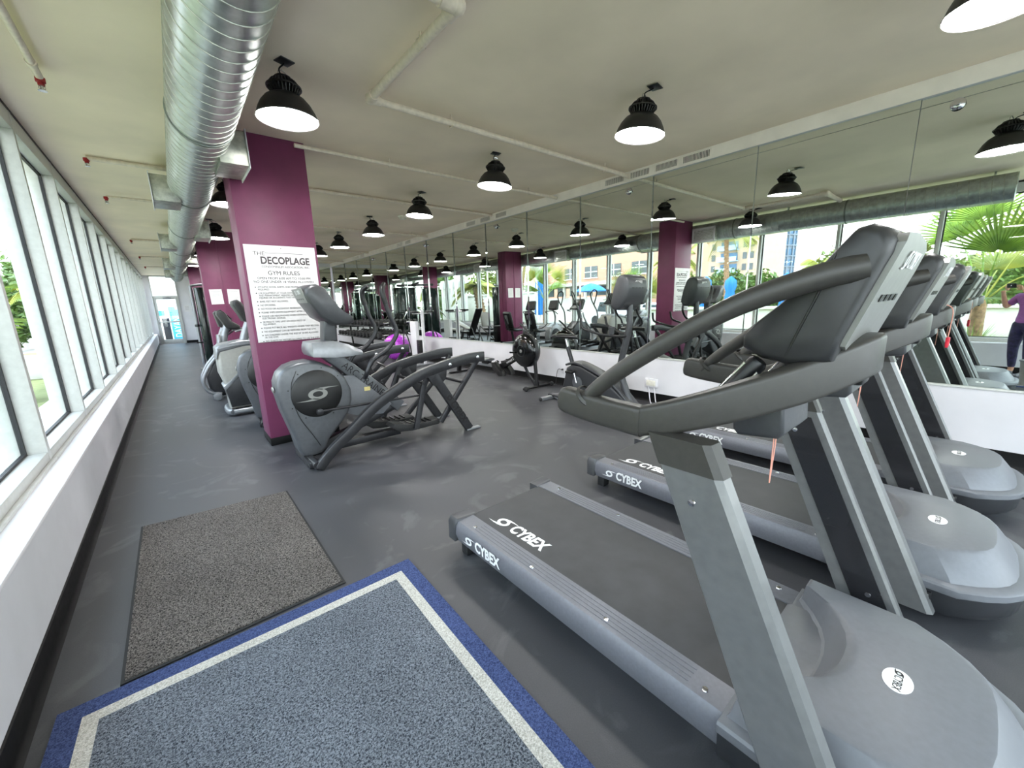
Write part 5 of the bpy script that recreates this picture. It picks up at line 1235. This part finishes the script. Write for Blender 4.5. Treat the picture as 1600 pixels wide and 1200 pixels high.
closed_umbrella('furled blue umbrella before the yellow green tree', (-9, 8.0, -.14), 2.4)
closed_umbrella('furled blue umbrella below the blue glass tower', (-9, 5.85, -.14), 2.4)
closed_umbrella('furled blue umbrella next to the plum column reflection', (-9.5, 9.35, -.14), 2.5)
closed_umbrella('furled blue umbrella half hidden behind the large fan palm', (-12.5, 3.0, -.14), 1.9)
t = thing('open_umbrella', 'open sky blue umbrella outside above the cars', 'umbrella', (-7, 14.25, -.14))
g = G(); g.tube([(0, 0, 0), (0, 0, 2.45)], .025, 8); obj('pole', g, M_white, t)
g = G(); g.lathe([(.82, 2.02), (.60, 2.2), (.3, 2.36), (.02, 2.44), (.02, 2.42), (.3, 2.33), (.6, 2.16), (.80, 1.99)], 8); obj('canopy', g, M_blue, t)

# buildings
def facade_windows(t, name, x, y0, y1, z0, z1, ny, nz, fw, fh, m, depth=.12, frame=None):
    for i in range(ny):
        for k in range(nz):
            yc = y0 + (y1 - y0) * (i + .5) / ny; zc = z0 + (z1 - z0) * (k + .5) / nz
            g = G(); g.box(x - .05, x + .04, yc - fw / 2, yc + fw / 2, zc - fh / 2, zc + fh / 2)
            w_ = obj(name, g, m, t, sharp=0)
            if frame:
                g = G(); g.box(x, x + .07, yc - .04, yc + .04, zc - fh / 2, zc + fh / 2); g.box(x, x + .07, yc - fw / 2, yc + fw / 2, zc - .04, zc + .04); g.box(x, x + .10, yc - fw / 2 - .08, yc + fw / 2 + .08, zc - fh / 2 - .1, zc - fh / 2); obj('frame', g, frame, w_, sharp=0)
b = thing('apartment_building', 'pink stucco apartment building with dark framed windows outside', 'building', (-20, 18.2, -.14))
g = G(); g.box(-8, 0, 0, 15, 0, 12); obj('wall', g, M_pink, b, sharp=0)
facade_windows(b, 'window', 0, .6, 11, 2.6, 8.6, 4, 2, 1.5, 1.0, M_dglass, frame=M_fence)
g = G(); g.box(-.1, .5, 13.2, 15.2, 0, 12.4); obj('stair_tower', g, M_beige, b, sharp=0)
b = thing('pool_house', 'low white building with glazed front and roof terrace beyond the umbrella', 'building', (-12, 16.4, -.14))
g = G(); g.box(-4, 0, 0, 11, 0, 1.75); obj('wall', g, M_stucco, b, sharp=0)
g = G(); g.box(-4.2, .5, -.2, 11.2, 2.55, 2.75); obj('roof_slab', g, M_stucco, b, sharp=0)
facade_windows(b, 'window', .02, .5, 10.5, 1.75, 2.55, 8, 1, .8, .62, M_dglass)
for i in range(6):
    g = G(); g.box(.1, .25, .4 + i * 2.0, .55 + i * 2.0, 1.7, 2.6); obj('post', g, M_stucco, b, sharp=0)
b = thing('tower_block', 'pale pink high rise with stacked blue balconies', 'building', (-60, 26.3, -.14))
g = G(); g.box(-12, 0, 0, 9, 0, 34); obj('wall', g, M_beige, b, sharp=0)
for k in range(14):
    g = G(); g.box(-.1, 1.0, 2.6, 5.6, 1.6 + k * 1.75, 1.75 + k * 1.75); g.box(.9, 1.0, 2.6, 5.6, 1.75 + k * 1.75, 2.35 + k * 1.75); bl = obj('balcony', g, mat('balcony_blue', (150, 178, 200), .4), b, sharp=0)
    g = G(); g.box(.0, .06, 2.8, 5.4, 1.75 + k * 1.75, 3.0 + k * 1.75); obj('balcony_glass', g, M_bglass, bl, sharp=0)
    for y in (.7, 1.7, 6.6, 7.8):
        if k < 8:
            g = G(); g.box(.0, .06, y - .3, y + .3, 1.9 + k * 1.75, 2.9 + k * 1.75); obj('window', g, M_dglass, b, sharp=0)
b = thing('glass_tower', 'curved white high rise with rows of blue glass', 'building', (-90, 33.4, -.14))
g = G(); g.lathe([(3.0, 0), (3.0, 44)], 32); obj('wall', g, M_conc, b)
for k in range(20):
    g = G(); g.lathe([(3.04, .9 + k * 2.1), (3.04, 2.1 + k * 2.1)], 24, cap=False); gl = obj('window_band', g, M_bglass, b)
    g = G(); g.lathe([(3.02, .55 + k * 2.1), (3.25, .6 + k * 2.1), (3.25, .8 + k * 2.1), (3.02, .85 + k * 2.1)], 24, cap=False); obj('balcony_slab', g, M_conc, b)
for a in range(10):
    ang = -PI / 2 + PI * a / 9; g = G(); g.box(3.02, 3.22, -.12, .12, 0, 44, M=Matrix.Rotation(ang, 4, 'Z')); obj('pier', g, M_conc, b, sharp=0)
# low walls, fence, planters, cars
g = G(); g.box(-8.3, -8.0, -10, 12.6, -.14, .85, bev=.02); g.box(-8.4, -7.9, -10, 12.6, .85, .95, bev=.01); o = obj('pool_wall', g, M_stucco); tag(o, 'long low white wall along the pool terrace outside', 'wall')
fn = thing('slat_fence', 'white outdoor screen of tall slats and pillars beyond the lawn', 'fence', (-3.2, 20.6, -.12))
for i in range(5):
    g = G(); g.box(-.12, .12, i * .62, i * .62 + .22, 0, 3.0, bev=.01); obj('pillar', g, M_stucco, fn, sharp=0)
g = G(); g.box(-.06, .06, -.1, 3.0, 2.5, 2.9); obj('top_beam', g, M_fence, fn, sharp=0)
for i, y in enumerate((11.5, 16.0)):
    p = thing('planter_box', 'white square planter box on the lawn, %s' % ('nearer one' if i == 0 else 'farther one'), 'planter', (-2.75, y, -.12), 0, 'white planter boxes on the lawn')
    g = G(); g.box(-.42, .42, -.42, .42, 0, .62, bev=.015); obj('box', g, M_stucco, p)
    g = G(); g.box(-.37, .37, -.37, .37, .60, .63); obj('soil', g, M_trunk, p, sharp=0)
g = G(); g.box(-5.9, -5.6, 17.2, 36, -.12, 1.9, bev=.01); g.box(-5.95, -5.55, 17.2, 36, 1.9, 2.0); o = obj('garden_wall', g, M_stucco); tag(o, 'tall cream garden wall behind the lawn and palms', 'wall')
p = thing('lamp_post', 'white garden lamp with basket top outside the nearest windows', 'lamp post', (-4.6, 15.9, -.12))
g = G(); g.tube([(0, 0, 0), (0, 0, 2.9)], .05, 10); obj('post', g, M_white, p)
g = G(); g.lathe([(.1, 2.85), (.3, 3.25), (.42, 3.6), (.45, 3.62), (.45, 3.68), (.40, 3.68)], 10, cap=False); obj('basket', g, M_white, p)
g = G(); g.lathe([(.05, 2.95), (.2, 3.2), (.26, 3.5), (0, 3.62)], 14); obj('globe', g, M_bone, p)
for i, (y, lb) in enumerate([(11.6, 'white parked car outside under the open umbrella'), (14.6, 'white parked van outside beside the furled umbrella')]):
    c = thing('parked_car', lb, 'car', (-10.2, y + .6, -.14))
    g = G(); g.prism([(-1.9 + .0, .25), (-1.95, .62), (-1.2, .78), (-.75, 1.28 + .2 * i), (.75, 1.30 + .2 * i), (1.25, .85), (1.95, .75), (1.98, .28)], 'x', -.8, .8, bev=.09, seg=3, M=Matrix.Scale(.62, 4, (0, 1, 0))); obj('body', g, M_white, c)
    g = G(); g.prism([(-.98, .82), (-.66, 1.2 + .2 * i), (.68, 1.22 + .2 * i), (1.02, .86)], 'x', -.81, .81, M=Matrix.Scale(.62, 4, (0, 1, 0))); obj('side_windows', g, M_dglass, c, sharp=0)
    for yy in (-.78, .76):
        for s in (-1, 1):
            g = G(); g.lathe([(.28, -.09), (.31, -.05), (.31, .05), (.28, .09)], 20, M=Matrix.Translation((s * .74, yy, .31)) @ Matrix.Rotation(PI / 2, 4, 'Y')); obj('wheel', g, M_rubber, c)
# banner beyond the far glass door
b = thing('blue_banner', 'bright blue upright banner with white vertical lettering beyond the far glass door', 'banner', (.10, YF + 1.6, -.02))
g = G(); g.box(-.17, .23, -.015, .015, .12, 1.62, bev=.004); obj('panel', g, mat('banner_blue', (58, 176, 226), .6), b)
g = G(); g.text('DAYANI', .40, basis((0, 0, 1), (-1, 0, 0), (.07, -.0165, .78)), sx=.72); obj('lettering', g, M_white_txt, b, sharp=0)
g = G(); g.box(-.2, .26, -.12, .12, 0, .12, bev=.01); obj('foot', g, M_steel, b)
b = thing('wall_panel', 'grey panel with small blue squares beside the banner beyond the far door', 'panel', (-.28, YF + 1.9, -.02))
g = G(); g.box(-.12, .16, -.02, .02, .1, 1.20, bev=.004); obj('panel', g, M_steel, b)
for dz, dx in ((1.45, -.1), (1.62, .32)):
    g = G(); g.box(dx - .13, dx + .13, -.02, .02, dz - .13, dz + .13); obj('blue_square', g, mat('banner_teal', (70, 176, 206), .6), b, sharp=0)
g = G(); g.box(-.1, .14, -.12, .12, 0, .1); obj('foot', g, M_steel, b)
g = G(); g.box(-3, 3, YF + 5, YF + 5.3, -.02, 3.6); o = obj('courtyard_wall', g, M_stucco, sharp=0); tag(o, 'cream courtyard wall facing the far glass door', 'wall')
# ------------------------------------------------------------------ person holding up a phone (seen reflected at the right edge)
M_skin = mat('skin', (206, 158, 132), .5, var=.04, scale=20)
M_top = mat('purple_top', (152, 92, 160), .8, var=.06, scale=40, bump=.1)
M_leg = mat('patterned_leggings', (46, 42, 78), .75, var=.2, scale=26, lo=(30, 28, 50), bump=.1)
M_hair = mat('dark_brown_hair', (50, 36, 30), .5, var=.25, scale=60, bump=.4)
M_shoe = mat('grey_trainers', (120, 120, 126), .7)
def skin(name, chains, m, parent, sub=2):
    """chains: list of [(point, radius)...]; the first point of later chains is the index of a vertex in the graph"""
    V = []; E = []; R = []
    for ch in chains:
        prev = None
        for it in ch:
            if isinstance(it, int): prev = it; continue
            V.append(it[0]); R.append(it[1]); i = len(V) - 1
            if prev is not None: E.append((prev, i))
            prev = i
    me = bpy.data.meshes.new(name); me.from_pydata(V, E, []); o = bpy.data.objects.new(name, me); COL.objects.link(o)
    mod = o.modifiers.new('s', 'SKIN'); mod.use_smooth_shade = True
    for i, r_ in enumerate(R):
        sv = me.skin_vertices[0].data[i]; sv.radius = r_ if isinstance(r_, tuple) else (r_, r_); sv.use_root = (i == 0)
    o.modifiers.new('u', 'SUBSURF').levels = sub
    dg = bpy.context.evaluated_depsgraph_get(); dg.update()
    me2 = bpy.data.meshes.new_from_object(o.evaluated_get(dg)); bpy.data.objects.remove(o); bpy.data.meshes.remove(me)
    me2.name = name; me2.materials.clear(); me2.materials.append(m)
    for p in me2.polygons: p.use_smooth = True
    o = bpy.data.objects.new(name, me2); COL.objects.link(o); o.parent = parent
    return o
AZ = math.radians(52)                  # facing direction of the body, from +y towards +x
PX, PY = -.27, -.26
per = thing('person', 'person in purple top and dark patterned leggings holding up a phone to take the photo', 'person', (PX, PY, 0.0125), -AZ)
# local frame: +y forward, +x right of the person
cinv = Matrix.Rotation(AZ, 4, 'Z') @ Matrix.Translation((-PX, -PY, -.0125))
fw = Vector((math.sin(math.radians(39.828)) * math.cos(math.radians(11.672)), math.cos(math.radians(39.828)) * math.cos(math.radians(11.672)), -math.sin(math.radians(11.672))))
CW = Vector((0, 0, 1.45)); rt = Vector((math.cos(math.radians(39.828)), -math.sin(math.radians(39.828)), 0)); upw = rt.cross(fw)
def WL(p): return tuple(cinv @ Vector(p))
HR = WL(CW - fw * .045 + rt * .105 - upw * .03); HL = WL(CW - fw * .045 - rt * .105 - upw * .03)
def arm(s, H, i0):
    sh = (s * .165, -.01, 1.27); el = (s * .275, .06, 1.10); wr = tuple(Vector(H) + (Vector(el) - Vector(H)).normalized() * .085 + Vector((s * .03, 0, -.02)))
    mid = tuple((Vector(sh) + Vector(el)) / 2 + Vector((s * .01, -.01, 0))); m2 = tuple((Vector(el) + Vector(wr)) / 2)
    return sh, mid, el, m2, wr
chains = [[((0, 0, .86), (.135, .10)), ((0, -.005, .98), (.115, .085)), ((0, -.01, 1.12), (.125, .09)), ((0, -.02, 1.26), (.13, .085)), ((0, -.01, 1.335), (.055, .055)), ((0, .01, 1.39), (.048, .05)), ((0, .03, 1.45), (.068, .08)), ((0, .03, 1.52), (.072, .088)), ((0, .02, 1.565), (.05, .06))]]
for s, H in ((1, HR), (-1, HL)):
    sh, mid, el, m2, wr = arm(s, H, 3); chains.append([3, (sh, .052), (mid, .043), (el, .037), (m2, .034), (wr, .024), (tuple(Vector(wr) * .35 + Vector(H) * .65 + Vector((s * .012, 0, -.02))), (.034, .018))])
for s in (-1, 1):
    chains.append([0, ((s * .085, .0, .80), .088), ((s * .095, .01, .62), .078), ((s * .10, .015, .46), .056), ((s * .10, .0, .34), .053), ((s * .10, -.02, .20), .042), ((s * .10, -.03, .08), .034), ((s * .105, .03, .045), (.036, .03)), ((s * .11, .13, .03), (.035, .02))])
BODY = skin('body', chains, M_skin, per); EXTRA = []
# fingers and thumbs, closing on the phone edges
ph_r = Vector(WL(rt)) - Vector(WL((0, 0, 0))); ph_u = Vector(WL(upw)) - Vector(WL((0, 0, 0))); ph_f = Vector(WL(fw)) - Vector(WL((0, 0, 0)))
C0 = Vector(WL(CW))
for s, H in ((1, HR), (-1, HL)):
    palm = C0 - ph_f * .05 + ph_r * s * .108 - ph_u * .035
    for k, (L, off) in enumerate(((.9, .035), (1.0, .013), (.95, -.01), (.78, -.032))):
        b0 = palm + ph_u * off - ph_f * .008; b1 = b0 + ph_f * .014 - ph_r * s * .020 * L; b2 = b1 - ph_r * s * .022 * L + ph_f * .003; b3 = b2 - ph_r * s * .016 * L - ph_f * .004
        EXTRA.append(skin('finger', [[(tuple(b0), .0095), (tuple(b1), .0085), (tuple(b2), .0078), (tuple(b3), .0062)]], M_skin, per, 1))
    t0 = palm - ph_u * .03 - ph_f * .02; t1 = t0 - ph_r * s * .025 + ph_u * .02 - ph_f * .004; t2 = t1 - ph_r * s * .018 + ph_u * .018 + ph_f * .004
    EXTRA.append(skin('thumb', [[(tuple(t0), .012), (tuple(t1), .010), (tuple(t2), .0075)]], M_skin, per, 1))
    EXTRA.append(skin('palm', [[(tuple(palm - ph_u * .05 - ph_f * .02), (.022, .016)), (tuple(palm - ph_f * .012), (.036, .015)), (tuple(palm + ph_u * .035 - ph_f * .008), (.030, .012))]], M_skin, per, 1))
# clothes
ch = [[((0, 0, .82), (.155, .125)), ((0, 0, .92), (.15, .12)), ((0, -.005, 1.0), (.132, .104)), ((0, -.01, 1.13), (.138, .105)), ((0, -.018, 1.25), (.142, .10)), ((0, -.012, 1.315), (.075, .066))]]
for s, H in ((1, HR), (-1, HL)):
    sh, mid, el, m2, wr = arm(s, H, 3); ch.append([4, (sh, .064), (mid, .056), (tuple(Vector(mid) * .4 + Vector(el) * .6), .052)])
skin('top', ch, M_top, per)
ch = [[((0, 0, .93), (.136, .108)), ((0, -.002, .84), (.142, .114))]]
for s in (-1, 1): ch.append([1, ((s * .087, .0, .78), .098), ((s * .097, .01, .62), .087), ((s * .10, .015, .46), .065), ((s * .10, .0, .34), .061), ((s * .10, -.02, .20), .050), ((s * .10, -.028, .11), .043)])
skin('leggings', ch, M_leg, per)
for s in (-1, 1): skin('shoe', [[((s * .10, -.055, .045), (.042, .042)), ((s * .104, .02, .05), (.044, .042)), ((s * .11, .10, .036), (.044, .032)), ((s * .113, .17, .03), (.036, .024))]], M_shoe, per)
skin('hair', [[((0, .015, 1.60), (.07, .085)), ((0, -.02, 1.55), (.092, .09)), ((0, -.045, 1.46), (.085, .06)), ((0, -.05, 1.38), (.075, .045)), ((0, -.055, 1.30), (.06, .03))]], M_hair, per)
g = G()
g.ell((0, .128, 1.465), (.012, .018, .022), 10); EXTRA.append(obj('nose', g, M_skin, per))
for s in (-1, 1):
    g = G(); g.ell((s * .03, .108, 1.49), (.012, .008, .008), 10); e = obj('eye', g, M_white_txt, per)
    g = G(); g.ell((s * .03, .1145, 1.49), (.0055, .003, .0055), 8); obj('iris', g, M_hair, e)
    g = G(); g.ell((s * .076, .02, 1.475), (.010, .022, .032), 10); EXTRA.append(obj('ear', g, M_skin, per))
g = G(); g.ell((0, .112, 1.432), (.022, .007, .006), 10); obj('mouth', g, mat('lips', (170, 96, 92), .5), per)
bj = bmesh.new(); bj.from_mesh(BODY.data)
for o in EXTRA: bj.from_mesh(o.data); bpy.data.objects.remove(o)
bj.to_mesh(BODY.data); bj.free()
for p in BODY.data.polygons: p.use_smooth = True
# phone just behind the lens position
phn = thing('smartphone', 'dark smartphone held up in both hands', 'phone', tuple(CW - fw * .03))
Mphone = Matrix(((rt.x, upw.x, -fw.x, 0), (rt.y, upw.y, -fw.y, 0), (rt.z, upw.z, -fw.z, 0), (0, 0, 0, 1)))
phn.matrix_world = Matrix.Translation(CW - fw * .03) @ Mphone
g = G(); g.prism(rrect(.148, .072, .012, 4), 'z', -.0, .008, bev=.002); obj('case', g, M_blk, phn)
g = G(); g.prism(rrect(.140, .066, .010, 4), 'z', .008, .0085); obj('screen', g, mat('phone_screen', (20, 22, 26), .1), phn)
g = G(); g.lathe([(.008, -.0015), (.008, 0)], 14, M=Matrix.Translation((0, 0, 0))); obj('lens_ring', g, M_chrome, phn)
# ------------------------------------------------------------------ camera
cd = bpy.data.cameras.new('camera'); cd.sensor_fit = 'HORIZONTAL'; cd.sensor_width = 36.0; cd.lens = 36.0 * 621.13 / 1600.0; cd.clip_start = .01; cd.clip_end = 600
cam = bpy.data.objects.new('camera', cd); COL.objects.link(cam)
yaw, pitch, roll = math.radians(39.828), math.radians(-11.672), math.radians(-1.811)
f = Vector((math.sin(yaw) * math.cos(pitch), math.cos(yaw) * math.cos(pitch), math.sin(pitch)))
r0 = Vector((math.cos(yaw), -math.sin(yaw), 0)); u0 = r0.cross(f)
r = math.cos(roll) * r0 + math.sin(roll) * u0; u = -math.sin(roll) * r0 + math.cos(roll) * u0
cam.matrix_world = Matrix(((r.x, u.x, -f.x, 0), (r.y, u.y, -f.y, 0), (r.z, u.z, -f.z, 1.45), (0, 0, 0, 1)))
sc.camera = cam
# ------------------------------------------------------------------ sky, sun, exposure
w = bpy.data.worlds.new('sky'); sc.world = w; w.use_nodes = True; nt = w.node_tree
bg = nt.nodes['Background']; tc = nt.nodes.new('ShaderNodeTexCoord'); sp = nt.nodes.new('ShaderNodeSeparateXYZ'); cr = nt.nodes.new('ShaderNodeValToRGB')
nt.links.new(tc.outputs['Generated'], sp.inputs[0]); nt.links.new(sp.outputs['Z'], cr.inputs['Fac'])
cr.color_ramp.elements[0].color = (.96, .98, 1, 1); cr.color_ramp.elements[1].color = (.62, .78, 1, 1); cr.color_ramp.elements[1].position = .8
nt.links.new(cr.outputs['Color'], bg.inputs['Color']); bg.inputs['Strength'].default_value = SKY
sd = bpy.data.lights.new('sun', 'SUN'); sd.energy = SUN; sd.angle = math.radians(3); sd.color = (1, .96, .9)
so = bpy.data.objects.new('sun', sd); COL.objects.link(so); so.rotation_euler = Vector((-.30, -.45, -.80)).to_track_quat('-Z', 'Y').to_euler()
vs = sc.view_settings; vs.view_transform = 'Standard'; vs.look = 'None'; vs.gamma = 1; vs.use_curve_mapping = False; vs.exposure = EXPO
